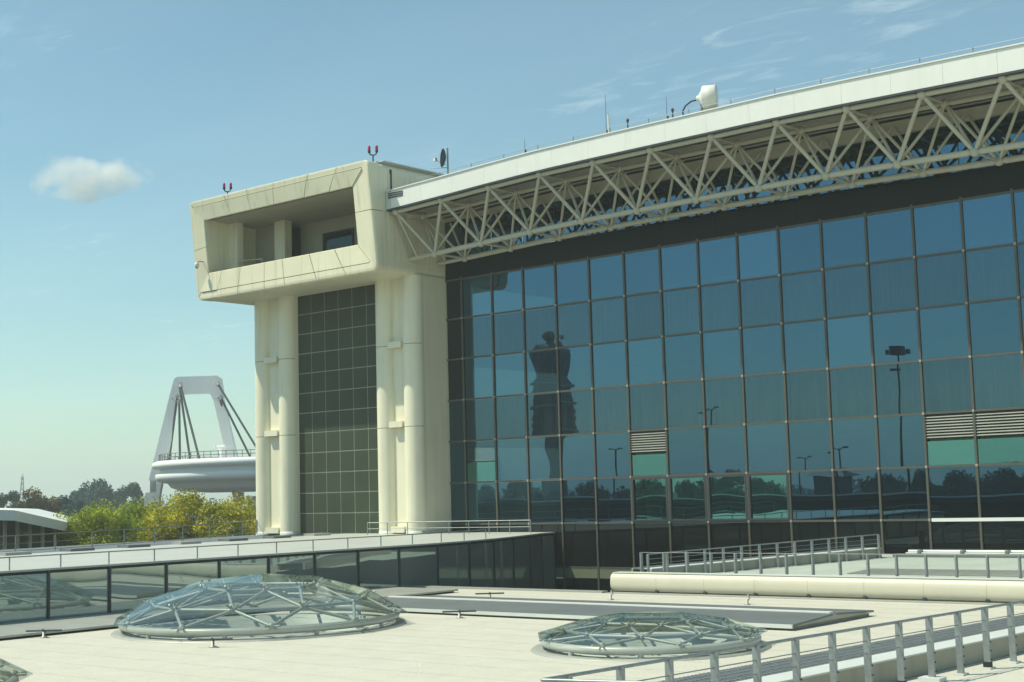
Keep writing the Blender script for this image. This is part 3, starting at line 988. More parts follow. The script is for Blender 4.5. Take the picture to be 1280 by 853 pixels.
# ---------------------------------------------------------------- bull-nosed parapet and terrace
structure(MB().add([(-29.3, 40.42, -3.12), (12, 40.42, -3.12), (12, D - .02, -2.80), (-29.3, D - .02, -2.80)], [(0, 1, 2, 3)]).build('terrace', M['terrace']))
PP = thing('parapet', 'low cream rounded parapet along the terrace edge behind the roof deck', 'parapet', (-20, 40.2, RZ))
prof_p = []
for k in range(13):
    a = R(-80 + 172 * k / 12)
    ca, sa = math.cos(a), math.sin(a)
    prof_p.append((40.44 - .34 * math.copysign(abs(ca) ** .55, ca), -3.17 + .32 * math.copysign(abs(sa) ** .7, sa)))
prof_p = [(40.36, -3.46)] + prof_p + [(40.72, -2.85), (40.72, -3.4)]
k = 0
xs = [-29.45 + 1.9 * k for k in range(22)]
for a, b in zip(xs[:-1], xs[1:]):
    mb = MB()
    n = len(prof_p)
    A, B = a + .003, b - .003
    mb.add([(A, p[0], p[1]) for p in prof_p] + [(B, p[0], p[1]) for p in prof_p], [(i, i + 1, i + 1 + n, i + n) for i in range(n - 1)], True)
    mb.add([(A, p[0], p[1]) for p in prof_p], [tuple(range(n))])
    mb.add([(B, p[0], p[1]) for p in prof_p], [tuple(range(n))])
    mb.build('parapet_panel', M['parapet'], PP)
    MB().box(b - .05, b + .05, 40.12, 40.34, -3.50, -3.40).build('bracket', M['darkmetal'], PP)
MB().box(-29.4, 10, 40.30, 40.34, -3.5, -3.38).build('shadow_gap', M['darkmetal'], PP)
MB().box(-29.4, 10, 39.62, 40.36, RZ - .3, RZ + .012).build('gutter', M['lead'], PP)
MB().box(-29.42, 10, 40.22, 40.66, -2.849, -2.825).build('capping', M['palecoping'], PP)
MB().box(-29.5, 12, 40.73, 41.0, GZ, -3.2).build('terrace_wall', M['beigewall'], PP)
railing('balustrade', 'row of flat grey posts with a thin top wire just behind the cream parapet', [(-28.7, 40.95, -3.1), (-6, 40.95, -3.1)], .95, .92, .05, [(1, .008)], flat=True)
railing('balustrade', 'grey balustrade climbing away across the terrace to the dark glass wall', [(-28.6, 41.2, -3.13), (-24.5, 50.7, -2.83)], .78, .88, .045, [(1, .024), (.8, .009), (.62, .009)], flat=True)
channel('grating_channel', 'raised beige channel beside the balustrade that crosses the far terrace', (-28.3, 41.3, -3.12), (-24.2, 50.8, -2.83), (.35, .8, 1.6), -3.1, .36, M['beigewall'])
gs = thing('drain_grating', 'grey strip of grating laid in the pale green terrace floor at right', 'grating', (-18, 45, -2.95))
gm = MB()
for k in range(170):
    x = -22.6 + k * .11
    gm.add([(x, 44.2, -2.998), (x + .05, 44.2, -2.998), (x + .05, 46.2, -2.94), (x, 46.2, -2.94)], [(0, 1, 2, 3)])
g_ = gm.build('grating', M['lead'], gs); g_['kind'] = 'stuff'
MB().add([(-22.6, 44.2, -3.006), (-3.9, 44.2, -3.006), (-3.9, 46.2, -2.952), (-22.6, 46.2, -2.952)], [(0, 1, 2, 3)]).build('grating_bed', M['palecoping'], gs)
ct = thing('cable_tray', 'pale pipes and dark trough running along the foot of the glass wall at right', 'pipe run', (-16, 52.2, -2.8))
MB().tube([(-24.0, 52.2, -2.66), (-3, 52.2, -2.66)], .06, 8).build('pipe', M['white'], ct)
MB().tube([(-24.0, 51.95, -2.72), (-3, 51.95, -2.72)], .035, 8).build('pipe', M['palecoping'], ct)
MB().box(-24.2, -3, 51.2, 51.7, -2.83, -2.72).build('trough', M['darkslab'], ct)
for k in range(12):
    MB().box(-23.5 + 1.7 * k, -23.4 + 1.7 * k, 51.85, 52.3, -2.8, -2.6).build('pipe_support', M['galv'], ct)

# ---------------------------------------------------------------- metal walkway strip along the wing, roof-light strip
ws = thing('metal_walkway', 'grey sheet metal walkway strip at the foot of the dark glass wing', 'walkway', (-36.6, 25, RZ))
yy = 9.0
while yy < 38.0:
    MB().hexa([(-38.5, yy + .012, RZ + .05), (-34.8, yy + .012, RZ + .06), (-34.8, yy + 1.44, RZ + .06), (-38.5, yy + 1.44, RZ + .05), (-38.5, yy + .012, RZ + .13), (-34.8, yy + .012, RZ + .12), (-34.8, yy + 1.44, RZ + .12), (-38.5, yy + 1.44, RZ + .13)]).build('metal_sheet', M['lead'], ws)
    yy += 1.46
MB().box(-38.5, -34.95, 9, 38.1, RZ + .004, RZ + .05).build('bearer', M['black'], ws)
sl_ = thing('roof_light_strip', 'long low dark grey ridged roof slab with white centre line between the skylights', 'roof light', (-25, 33, RZ))
def ridge(x0, x1, nm, m, y0, z0, y1, z1, th=.05):
    MB().hexa([(x0, y0, z0 - th), (x1, y0, z0 - th), (x1, y1, z1 - th), (x0, y1, z1 - th), (x0, y0, z0), (x1, y0, z0), (x1, y1, z1), (x0, y1, z1)]).build(nm, m, sl_)
for k in range(6):
    a, b = -33.2 + k * 2.65, -33.2 + (k + 1) * 2.65
    ridge(a + .004, b - .004, 'slab', M['darkslab'], 30.95, RZ + .15, 33.0, RZ + .25)
    ridge(a + .004, b - .004, 'slab', M['darkslab'], 33.22, RZ + .25, 35.3, RZ + .15)
MB().box(-33.2, -17.4, 33.005, 33.215, RZ + .20, RZ + .28).build('ridge_cap', M['white'], sl_)
for xx in (-33.16, -17.36):
    MB().extrude([(xx, 31.0, RZ + .086), (xx, 35.25, RZ + .086), (xx, 33.1, RZ + .24)], (.03, 0, 0)).build('gable_end', M['lead'], sl_)
MB().box(-33.1, -17.4, 31.05, 35.2, RZ + .004, RZ + .085).build('kerb', M['beigewall'], sl_)
MB().box(-33.25, -17.3, 30.88, 30.945, RZ + .06, RZ + .15).build('edge_strip', M['palecoping'], sl_)

# ---------------------------------------------------------------- glass domes
def dome(c, r, apex, label, nseg):
    t = thing('glass_skylight', label, 'skylight', (c[0], c[1], RZ), 'faceted glass skylights on the roof deck')
    rim_z = RZ + (.25 if r > 3 else .21)
    # kerb, well, ring beam on stubs
    MB().lathe((c[0], c[1], 0), [(r - .36, RZ - 1.4), (r - .36, RZ + .05), (r - .22, RZ + .05), (r - .22, RZ - .02)], 48).build('kerb', M['palecoping'], t)
    MB().lathe((c[0], c[1], 0), [(r + .25, RZ + .004), (r + .22, RZ + .035), (r + .0, RZ + .04), (r - .21, RZ + .04)], 48).build('flashing', M['lead'], t)
    MB().lathe((c[0], c[1], 0), [(.001, RZ - .45), (r - .37, RZ - .45)], 48).build('bounce_disc', M['wellbounce'], t)  # pale disc added in the well to brighten the dome from inside
    ring = MB()
    rr = .10 if r > 3 else .085
    n1, n2 = 64, 12
    vs = []
    for a in range(n1):
        for b in range(n2):
            q = r - .05 + rr * math.cos(b * 2 * math.pi / n2)
            an = a * 2 * math.pi / n1
            vs.append((c[0] + q * math.cos(an), c[1] + q * math.sin(an), rim_z - .02 + rr * math.sin(b * 2 * math.pi / n2)))
    ring.add(vs, [(a * n2 + b, ((a + 1) % n1) * n2 + b, ((a + 1) % n1) * n2 + (b + 1) % n2, a * n2 + (b + 1) % n2) for a in range(n1) for b in range(n2)], True)
    ring.build('ring_beam', M['tubepaint'], t)
    stub = unit_tube('stub_post', M['tubepaint'], 10)
    sp = unit_tube('spider_arm', M['tubepaint'], 6)
    stt = unit_tube('strut', M['tubepaint'], 8)
    nb = ball(M['tubepaint'])
    for k in range(nseg):
        a = (k + .5) * 2 * math.pi / nseg
        p = Vector((c[0] + (r - .05) * math.cos(a), c[1] + (r - .05) * math.sin(a), RZ + .04))
        new('stub_post', stub, t, between(p, p + Vector((0, 0, .14)), .06))
    # glass shell rings: radius fraction, height fraction
    H = apex - (rim_z + .11)
    lev = [(1.09, -.03), (.80, .50), (.45, .86), (0, 1.0)]
    def gp(l, k):
        fr, hf = lev[l]
        a = k * 2 * math.pi / nseg + (.5 * math.pi * 2 / nseg if l % 2 else 0)
        return Vector((c[0] + r * fr * math.cos(a), c[1] + r * fr * math.sin(a), rim_z + .11 + H * hf))
    def tri(a, b, cc):
        m_ = (a + b + cc) / 3
        s = .992
        A, B, C = [m_ + (q - m_) * s for q in (a, b, cc)]
        nn = (B - A).cross(C - A).normalized() * .02
        mb = MB().add([A, B, C, A - nn, B - nn, C - nn], [(0, 1, 2), (5, 4, 3), (0, 3, 4, 1), (1, 4, 5, 2), (2, 5, 3, 0)])
        mb.build('glass_pane', M['dome_glass'], t)
    for l in range(2):
        for k in range(nseg):
            if l % 2 == 0:
                tri(gp(l, k), gp(l, k + 1), gp(l + 1, k))
                tri(gp(l + 1, k), gp(l, k + 1), gp(l + 1, k + 1))
            else:
                tri(gp(l, k), gp(l, k + 1), gp(l + 1, k + 1))
                tri(gp(l + 1, k), gp(l, k), gp(l + 1, k + 1))
    for k in range(nseg):
        tri(gp(2, k), gp(2, k + 1), gp(3, 0))
    # steel under the glass: nodes one hand below, diagonal struts, spider arms
    dn = Vector((0, 0, -.22 if r > 3 else -.13))
    tk = 1 if r > 3 else .7
    def np_(l, k):
        if l == 0:
            a = k * 2 * math.pi / nseg
            return Vector((c[0] + (r - .05) * math.cos(a), c[1] + (r - .05) * math.sin(a), rim_z + .08))
        p = gp(l, k)
        return Vector((c[0] + (p.x - c[0]) * .96, c[1] + (p.y - c[1]) * .96, p.z)) + dn
    for k in range(nseg):
        for l in (0, 1):
            lo, hi = np_(l, k), np_(l + 1, k)
            hi2 = np_(l + 1, k - 1 if l % 2 == 0 else k + 1)
            new('strut', stt, t, between(lo, hi, .044 * tk))
            new('strut', stt, t, between(lo, hi2, .044 * tk))
        new('strut', stt, t, between(np_(1, k), np_(1, k + 1), .05))
        if k % 2 == 0: new('strut', stt, t, between(np_(2, k), np_(2, k + 2), .05))
        for l in (0, 1, 2):
            p = np_(l, k)
            new('node', nb, t, Matrix.Translation(p) @ Matrix.Scale(.10 * tk, 4))
            if l:
                top = gp(l, k) - Vector((0, 0, .03))
                for s in range(4):
                    an = s * math.pi / 2 + .6
                    e = top + Vector((.16 * math.cos(an), .16 * math.sin(an), -.03))
                    new('spider_arm', sp, t, between(p, e, .026 * tk))
            else:
                a = k * 2 * math.pi / nseg
                for ds in (-.05, .05):
                    e = Vector((c[0] + (r + .17) * math.cos(a + ds), c[1] + (r + .17) * math.sin(a + ds), rim_z + .10))
                    new('spider_arm', sp, t, between(p, e, .03 * tk))
    return t
dome(*DOMES[0], 'largest glass skylight, a faceted dome on the roof deck before the glass wing', 10)
dome(*DOMES[1], 'smaller flat glass skylight behind the lower right balustrade', 9)
dome(*DOMES[2], 'glass skylight of which only a tip shows in the bottom left corner', 12)

# small anchors standing on the roof
anchors = [(-35.0 + .6, 21.3, 'beside the metal walkway strip at left', 0), (-27.95, 21.85, 'in front of the largest glass skylight', 1), (-31.5, 34.9 + 1.2, 'between the metal walkway and the dark roof slab', 0),
           (-27.6, 30.3, 'at the near edge of the dark roof slab', 1), (-27.4, 37.3, 'near the left end of the cream parapet', 2), (-22.3, 37.2, 'on bare roof before the middle of the cream parapet', 2)]
for x, y, where, kd in anchors:
    a = thing('roof_anchor', 'small metal safety anchor ' + where, 'anchor', (x, y, RZ), 'safety anchors on the roof deck')
    MB().lathe((x, y, RZ), [(.10, .004), (.10, .03), (.045, .04), (.04, .16), (.001, .16)], 10).build('foot', M['lead'], a)
    if kd < 2:
        MB().tube([(x - .38, y - .30, RZ + .19), (x + .38, y + .30, RZ + .19)], .025, 6).build('bar', M['darkmetal'], a)
        MB().tube([(x - .10, y + .1, RZ + .15), (x + .1, y - .1, RZ + .22)], .03, 6).build('clamp', M['darkmetal'], a)
    else:
        MB().tube([(x, y, RZ + .1), (x + .1, y, RZ + .22), (x + .02, y, RZ + .3)], .03, 6).build('hook', M['lead'], a)

# ---------------------------------------------------------------- things on the roofs of tower and terminal
def obstruction_light(x, y, z, label):
    t = thing('obstruction_light', label, 'warning light', (x, y, z), 'twin red warning lamps on the box head')
    MB().tube([(x, y, z), (x, y, z + .42)], .035, 8).build('mast', M['darkmetal'], t)
    MB().tube([(x - .16, y - .1, z + .55), (x - .12, y - .075, z + .44), (x, y, z + .40), (x + .12, y + .075, z + .44), (x + .16, y + .1, z + .55)], .035, 8).build('fork', M['darkmetal'], t)
    for s in (-1, 1):
        MB().lathe((x + .16 * s, y + .1 * s, z + .54), [(.07, 0), (.075, .1), (.06, .13)], 12).build('lamp_base', M['black'], t)
        MB().lathe((x + .16 * s, y + .1 * s, z + .67), [(.06, 0), (.075, .04), (.07, .16), (.04, .22), (.001, .23)], 12).build('lens', M['red'], t)
obstruction_light(-60.2, 48.2, 16.27, 'twin red warning lamps above the left end of the box head')
obstruction_light(-48.95, 48.2, 16.3, 'twin red warning lamps above the right corner of the box head')
# TV dish on the roof edge
dd = thing('dish_antenna', 'thin grid dish antenna on a pole where the roof meets the box head', 'antenna', (-44.9, 49.2, 15))
MB().tube([(-44.9, 49.2, 15.0), (-44.9, 49.2, 16.5)], .045, 8).build('mast', M['galv'], dd)
ds = MB()
for k in range(7):
    f = k / 6
    ds.box(-45.0 - .28 * (1 - (2 * f - 1) ** 2) * 1 + .0, -44.96, 48.9 + .09 * k, 48.93 + .09 * k, 15.55 + .10 * k * .2, 16.45)
prof_d = [(.02, .0), (.2, .03), (.38, .10), (.46, .16)]
dm = MB().lathe((0, 0, 0), prof_d, 18)
dme = dm.mesh('dish'); dme.materials.append(M['darkmetal'])
new('dish', dme, dd, Matrix.Translation((-44.98, 49.15, 16.02)) @ Matrix.Rotation(R(28), 4, 'Z') @ Matrix.Rotation(R(-82), 4, 'Y') @ Matrix.Diagonal((1, .9, 1, 1)))
MB().tube([(-44.9, 49.2, 15.55), (-45.55, 48.95, 15.6), (-45.75, 48.9, 15.62)], .018, 6).tube([(-45.0, 49.15, 15.7), (-45.5, 48.95, 16.0)], .016, 6).build('feed_arm', M['galv'], dd)
MB().box(-45.56, -45.42, 48.88, 49.02, 15.92, 16.08).build('feed_horn', M['whiteplastic'], dd)
def whip(x, y, z0, z1, label, fat=False):
    t = thing('whip_antenna', label, 'antenna', (x, y, z0), 'whip antennas along the roof edge')
    MB().tube([(x, y, z0), (x, y, z0 + .35)], .035, 6).build('bracket', M['darkmetal'], t)
    MB().tube([(x - .06, y, z0 + .1), (x - .06, y, z1)], [.022, .012], 6).build('whip', M['galv'], t)
    if fat: MB().tube([(x + .07, y, z0), (x + .07, y, z0 + 1.0)], .04, 8).build('radome', M['white'], t)
whip(-35.3, 49.0, 15.2, 17.15, 'tallest whip antenna with a white tube at its foot on the roof edge', True)
whip(-39.9, 49.0, 15.15, 16.0, 'short thin whip antenna on the roof edge, left of the tall one')
whip(-32.15, 49.0, 15.2, 16.4, 'faint thin whip antenna just left of the black cable loop')
def stubm(x, z0, h, label):
    o = MB().tube([(x, 48.9, z0), (x, 48.9, z0 + h)], .035, 6).lathe((x, 48.9, z0 + h), [(.06, -.02), (.07, .06), (.02, .12), (.001, .12)], 8).build('roof_stub', M['darkmetal'])
    tag(o, label, 'stub mast', 'stub masts along the roof edge')
stubm(-34.15, 15.15, .55, 'short dark stub mast right of the tallest whip antenna')
stubm(-31.85, 15.15, .55, 'short dark stub mast beside the loop of black cable')
dr = thing('drum_antenna', 'white drum microwave antenna on a short pole with a black cable loop', 'antenna', (-30.5, 49.2, 15))
MB().tube([(-30.62, 49.2, 15.1), (-30.62, 49.2, 16.1)], .06, 8).build('mast', M['galv'], dr)
drum_me = MB().lathe((0, 0, 0), [(.001, -.36), (.10, -.36), (.13, -.27), (.30, -.16), (.46, -.10), (.49, -.08), (.49, .46), (.47, .48), (.001, .52)], 28).mesh('drum')
drum_me.materials.append(M['whiteplastic'])
new('drum', drum_me, dr, Matrix.Translation((-30.36, 49.1, 16.0)) @ Matrix.Rotation(R(24), 4, 'Z') @ Matrix.Rotation(R(90), 4, 'Y'))
MB().tube([(-30.75, 49.15, 16.0), (-31.05, 49.1, 15.98), (-31.3, 49.05, 15.83), (-31.42, 49.0, 15.6), (-31.38, 49.0, 15.4), (-31.22, 49.0, 15.2)], .035, 8).build('cable', M['black'], dr)
MB().lathe((-30.62, 49.2, 15.2), [(.1, 0), (.1, .2), (.07, .22)], 8).build('clamp', M['darkmetal'], dr)
# small camera on the frame of the box head
cc = thing('security_camera', 'tiny white security camera on the left jamb of the box head frame', 'camera', (-61.6, 47.4, 12.8))
MB().tube([(-61.5, 47.75, 12.92), (-61.52, 47.3, 12.92), (-61.54, 47.2, 12.85)], .03, 6).build('arm', M['galv'], cc)
MB().lathe((-61.56, 47.18, 12.70), [(.001, -.16), (.09, -.13), (.12, -.03), (.13, .06), (.08, .13), (.001, .15)], 12).build('housing', M['whiteplastic'], cc)
MB().lathe((-61.56, 47.18, 12.52), [(.001, 0), (.06, .01), (.08, .05)], 10).build('lens', M['black'], cc)

# ---------------------------------------------------------------- trees
def crown_mesh(name, seed, n, rx, ry, rz, leaf, m, clumps=26):
    r_ = random.Random(seed)
    cl = []
    for i in range(clumps):
        while True:
            p = Vector((r_.uniform(-1, 1), r_.uniform(-1, 1), r_.uniform(-.75, 1)))
            if .25 < p.length < .95: break
        cl.append((p, r_.uniform(.22, .42)))
    vs, fs = [], []
    for i in range(n):
        c, s = cl[i % clumps]
        d = Vector((r_.gauss(0, 1), r_.gauss(0, 1), r_.gauss(0, 1) * .6)).normalized() * (r_.random() ** .35) * s
        p = c + d
        p = Vector((p.x * rx, p.y * ry, p.z * rz))
        nrm = Vector((r_.gauss(0, .7), r_.gauss(0, .7), r_.gauss(.6, .6))).normalized()
        t = nrm.orthogonal().normalized()
        t.rotate(Matrix.Rotation(r_.random() * 6.28, 3, nrm))
        b = nrm.cross(t)
        L = leaf * r_.uniform(.5, 1.3)
        k = len(vs)
        vs += [p - t * L, p + b * L * .45, p + t * L, p - b * L * .45]
        fs.append((k, k + 1, k + 2, k + 3))
    me = bpy.data.meshes.new(name)
    me.from_pydata([tuple(v) for v in vs], [], fs)
    me.materials.append(m)
    return me, cl
def trunk_mesh(cl, rx, ry, rz, h, r0, seed=1):
    mb = MB()
    mb.tube([(0, 0, -h), (.05, .02, -h * .5), (0, 0, 0), (0, 0, rz * .5)], [r0, r0 * .8, r0 * .6, r0 * .25], 8)
    for p, s in cl[:14]:
        q = Vector((p.x * rx, p.y * ry, p.z * rz))
        a = Vector((0, 0, -rz * .6 + .5 * rz * max(0, p.z)))
        mid = a.lerp(q, .5) + Vector((0, 0, -.1 * rz))
        mb.tube([a, mid, q], [r0 * .4, r0 * .25, r0 * .08], 5)
    me = mb.mesh('trunk')
    me.materials.append(M['bark'])
    return me
def ray_dir(px, py=630):
    v = fw + rt * ((px - 640) / 1772.43) - up * ((py - 426.5) / 1772.43)
    h = math.hypot(v.x, v.y)
    return Vector((v.x / h, v.y / h, v.z / h))
KINDS = {}
def tree(px, rng, top_y, width_px, kind, label, group):
    d = ray_dir(px, top_y)
    x, y, ztop = d.x * rng, d.y * rng, d.z * rng
    me, trk, (rx, ry, rz) = KINDS[kind]
    s = 1.06 * width_px / 1772.43 * rng / (2 * rx)
    t = thing('tree', label, 'tree', (x, y, GZ), group)
    mx = Matrix.Translation((x, y, ztop - rz * 1.1 * s)) @ Matrix.Rotation(rnd.random() * 6.28, 4, 'Z') @ Matrix.Scale(s, 4)
    new('trunk', trk, t, mx)
    new('crown', me, t, mx)
def kind(name, seed, n, rx, ry, rz, leaf, m, clumps, h):
    me, cl = crown_mesh('crown', seed, n, rx, ry, rz, leaf, m, clumps)
    KINDS[name] = (me, trunk_mesh(cl, rx, ry, rz, h, .22 * rx / 4), (rx, ry, rz))
kind('yellow', 3, 15000, 4, 4, 3.2, .14, M['leaf_yellow'], 40, 9)
kind('yellow2', 8, 14000, 4, 4, 3.0, .14, M['leaf_yellow'], 36, 9)
kind('green', 5, 15000, 4, 4, 3.2, .14, M['leaf_green'], 40, 9)
kind('dark', 11, 17000, 4, 4, 4.4, .27, M['leaf_dark'], 36, 9)
kind('brown', 12, 15000, 4, 4, 3.6, .25, M['leaf_brown'], 30, 9)
G1 = 'broad trees behind the wing roof'
tree(120, 92, 620, 105, 'green', 'bright green broad tree just right of the white roofed pavilion', G1)
tree(168, 104, 617, 95, 'green', 'green tree in the middle, between the bright green and the golden trees', G1)
tree(212, 96, 622, 95, 'yellow', 'golden green tree left of the tallest golden crown', G1)
tree(252, 94, 609, 110, 'yellow2', 'tallest golden green crown in front of the round white deck', G1)
tree(300, 100, 617, 90, 'yellow', 'golden green tree touching the left leg of the cream pylon', G1)
tree(345, 108, 622, 90, 'yellow2', 'golden tree mostly hidden behind the cream pylon', G1)
G2 = 'hazy trees in the far distance'
tree(14, 260, 614, 34, 'dark', 'dark far tree at the left picture edge', G2)
tree(48, 200, 613, 52, 'brown', 'reddish brown far tree right of the lattice mast', G2)
tree(82, 230, 620, 46, 'dark', 'low dark green far tree right of the brown one', G2)
tree(125, 330, 600, 62, 'dark', 'tall blue green far tree, highest of the distant ones', G2)
tree(165, 340, 604, 46, 'dark', 'blue green far tree left of the white leaning frame', G2)
tree(98, 340, 614, 46, 'dark', 'lower blue green far tree left of the tallest distant one', G2)

# far-off wood all round the airfield
def wood():
    r_ = random.Random(21)
    vs, fs = [], []
    for i in range(900):
        a = r_.random() * 2 * math.pi
        rr = r_.uniform(650, 820)
        h = r_.uniform(5, 11)
        cx, cy = rr * math.cos(a), rr * math.sin(a)
        for j in range(40):
            p = Vector((cx + r_.gauss(0, 6), cy + r_.gauss(0, 6), GZ + h * (r_.random() ** .7) + .5))
            nrm = Vector((r_.gauss(0, 1), r_.gauss(0, 1), r_.gauss(.3, .6))).normalized()
            t = nrm.orthogonal()
            t.normalize()
            b = nrm.cross(t)
            L = r_.uniform(.8, 2.0)
            k = len(vs)
            vs += [p - t * L, p + b * L * .7, p + t * L, p - b * L * .7]
            fs.append((k, k + 1, k + 2, k + 3))
    me = bpy.data.meshes.new('distant_wood')
    me.from_pydata([tuple(v) for v in vs], [], fs)
    o = new('distant_wood', me, None, None, M['leaf_dark'])
    o['kind'] = 'stuff'
    o['label'] = 'dark far-off wood along the horizon'
wood()

# ---------------------------------------------------------------- round deck hung from a white frame
BC = ray_dir(250)
bc = Vector((BC.x, BC.y, 0)) * 250
bu = Vector((rt.x, rt.y, 0)).normalized()
bv = Vector((-bu.y, bu.x, 0))
K = 250 * math.cos(math.atan(390 / 1772.43)) / 1772.43
def cp(px, py, dep=0.0):
    return ray_dir(px, py) * (250 + dep)
def bp(px, py, dep=0.0):
    return bc + bu * ((px - 250) * K) + bv * dep + Vector((0, 0, (627 - py - (250 - px) * -.0275) * K))
BR = thing('suspended_deck', 'round white deck hung on cables from a leaning white frame behind the trees', 'structure', (bc.x, bc.y, GZ))
MB().extrude([bp(181, 622), bp(178, 705), bp(196, 705), bp(199, 622), bp(221, 503), bp(212, 497)], bv * 1.5).build('frame_leg', M['deckwhite'], BR)
MB().extrude([bp(267, 500), bp(279, 498), bp(298, 580), bp(314, 705), bp(302, 705), bp(285, 580)], bv * 1.5).build('frame_leg', M['deckwhite'], BR)
MB().extrude([bp(212, 496.5), bp(218, 474), bp(222, 471.5), bp(272, 470), bp(276, 473), bp(279.5, 497.5), bp(266, 499.5), bp(264, 494), bp(260, 492), bp(230, 493), bp(225, 496), bp(223, 502.5)], bv * 1.8).build('frame_beam', M['deckwhite'], BR)
dcx = bp(347, 590, -2)
Rd = (347 - 198) * K
dz0 = 0.0
def dprof(p): return p
ztop_ = bp(200, 580).z
MB().lathe((dcx.x, dcx.y, ztop_), [(.01, .1), (Rd * .9, .1), (Rd - .7, .08), (Rd - .25, -.1), (Rd - .05, -.5), (Rd - .1, -.95), (Rd - .5, -1.15), (Rd - 1.3, -1.2), (Rd - 1.4, -1.75), (Rd - .9, -1.85), (Rd - .6, -2.2), (Rd - .6, -2.75), (Rd - 1.0, -3.2), (Rd - 2.2, -3.5), (Rd - 2.6, -3.55), (Rd - 3.2, -4.3), (Rd - 5, -4.9), (Rd - 9, -5.2)], 96).build('round_deck', M['deckwhite'], BR)
MB().lathe((dcx.x, dcx.y, ztop_), [(5, -6.0), (4.5, -20)], 24).build('central_stem', M['deckwhite'], BR)
rl = MB()
for k in range(90):
    a = k * 2 * math.pi / 90
    a2 = (k + 1) * 2 * math.pi / 90
    q = Vector((dcx.x + (Rd - 1.2) * math.cos(a), dcx.y + (Rd - 1.2) * math.sin(a), ztop_ + .1))
    q2 = Vector((dcx.x + (Rd - 1.2) * math.cos(a2), dcx.y + (Rd - 1.2) * math.sin(a2), ztop_ + .1))
    rl.tube([q, q + Vector((0, 0, 1.1))], .07, 4, False)
    for h in (.55, 1.1): rl.tube([q + Vector((0, 0, h)), q2 + Vector((0, 0, h))], .06, 4, False)
rl.build('railing', M['darkslab'], BR)
for (a, b, da, db) in (((224, 479), (238, 577), -.3, -4), ((225, 480), (250, 577), -.3, -9), ((222, 493), (211, 579), -.3, 5), ((224, 500), (225, 578), -.3, 2),
                       ((271, 478), (322, 562), -.3, -8), ((275, 495), (316, 578), -.3, -4), ((274, 495), (296, 577), -.3, 3)):
    MB().tube([cp(*a, da - 1), cp(*b, db)], .20, 6).build('cable', M['cable'], BR)
    MB().tube([cp(*a, da - 1), cp(*a, da - 1).lerp(cp(*b, db), .05)], .38, 8).build('cable_socket', M['lead'], BR)
q = bp(282, 575, -3)
MB().box(q.x - .5, q.x + .5, q.y - .5, q.y + .5, q.z - .5, q.z + 2.0).box(q.x - 1.5, q.x + 1.5, q.y - .6, q.y + .6, q.z + 2.0, q.z + 2.4).build('deck_hatch', M['deckwhite'], BR)
q = bp(200, 607, -6)
MB().box(q.x - .6, q.x + .6, q.y - .6, q.y + .6, q.z - 1.2, q.z + .8).build('bearing', M['deckwhite'], BR)

# low pavilion with a sloping white roof at the left edge
def wp(px, py, rng):
    d = ray_dir(px, py)
    return d * rng
PV = thing('pavilion', 'low pavilion with thick white sloping roof slab at the left picture edge', 'building', wp(30, 640, 86))
a0, a1, a2 = wp(-60, 636, 80), wp(18, 638, 80), wp(84, 653, 90)
bk_ = Vector((-14, 10, 0))
for A, B, nm in ((a0, a1, 'roof_slab'), (a1, a2, 'roof_slab')):
    th = Vector((0, 0, -.55))
    MB().hexa([A + th, B + th, B + bk_ + th, A + bk_ + th, A, B, B + bk_, A + bk_]).build(nm, M['white'], PV)
wl = MB()
for k in range(9):
    p = wp(-50 + 16 * k, 650, 84 + k * .7) + Vector((-1, 1, 0))
    wl.box(p.x - .08, p.x + .08, p.y - .08, p.y + .08, GZ, p.z - .1)
wl.build('posts', M['concrete'], PV)
A, B = wp(-60, 650, 85) + Vector((-2, 2, 0)), wp(86, 660, 92) + Vector((-2, 2, 0))
MB().hexa([Vector((A.x, A.y, GZ)), Vector((B.x, B.y, GZ)), Vector((B.x - 10, B.y + 8, GZ)), Vector((A.x - 10, A.y + 8, GZ)),
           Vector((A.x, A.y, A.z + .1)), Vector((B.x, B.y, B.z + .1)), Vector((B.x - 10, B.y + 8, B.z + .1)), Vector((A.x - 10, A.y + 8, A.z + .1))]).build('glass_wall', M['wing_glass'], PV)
# lattice mast
lm = thing('lattice_mast', 'thin grey lattice mast far off at left above the trees', 'mast', wp(28, 640, 500))
b0 = wp(28, 640, 500); topz = wp(28, 592, 500).z
lt = MB()
for s in range(3):
    an = s * 2.094
    lt.tube([(b0.x + 1.8 * math.cos(an), b0.y + 1.8 * math.sin(an), GZ), (b0.x + .3 * math.cos(an), b0.y + .3 * math.sin(an), topz - 1)], .16, 4)
for k in range(12):
    f = k / 12; f2 = (k + 1) / 12
    for s in range(3):
        an, an2 = s * 2.094, (s + 1) * 2.094
        r1, r2 = 1.8 - 1.5 * f, 1.8 - 1.5 * f2
        h = topz - 1 - GZ
        lt.tube([(b0.x + r1 * math.cos(an), b0.y + r1 * math.sin(an), GZ + h * f), (b0.x + r2 * math.cos(an2), b0.y + r2 * math.sin(an2), GZ + h * f2)], .10, 4)
lt.tube([(b0.x, b0.y, topz - 1), (b0.x, b0.y, topz)], .12, 4)
lt.build('lattice', M['lead'], lm)

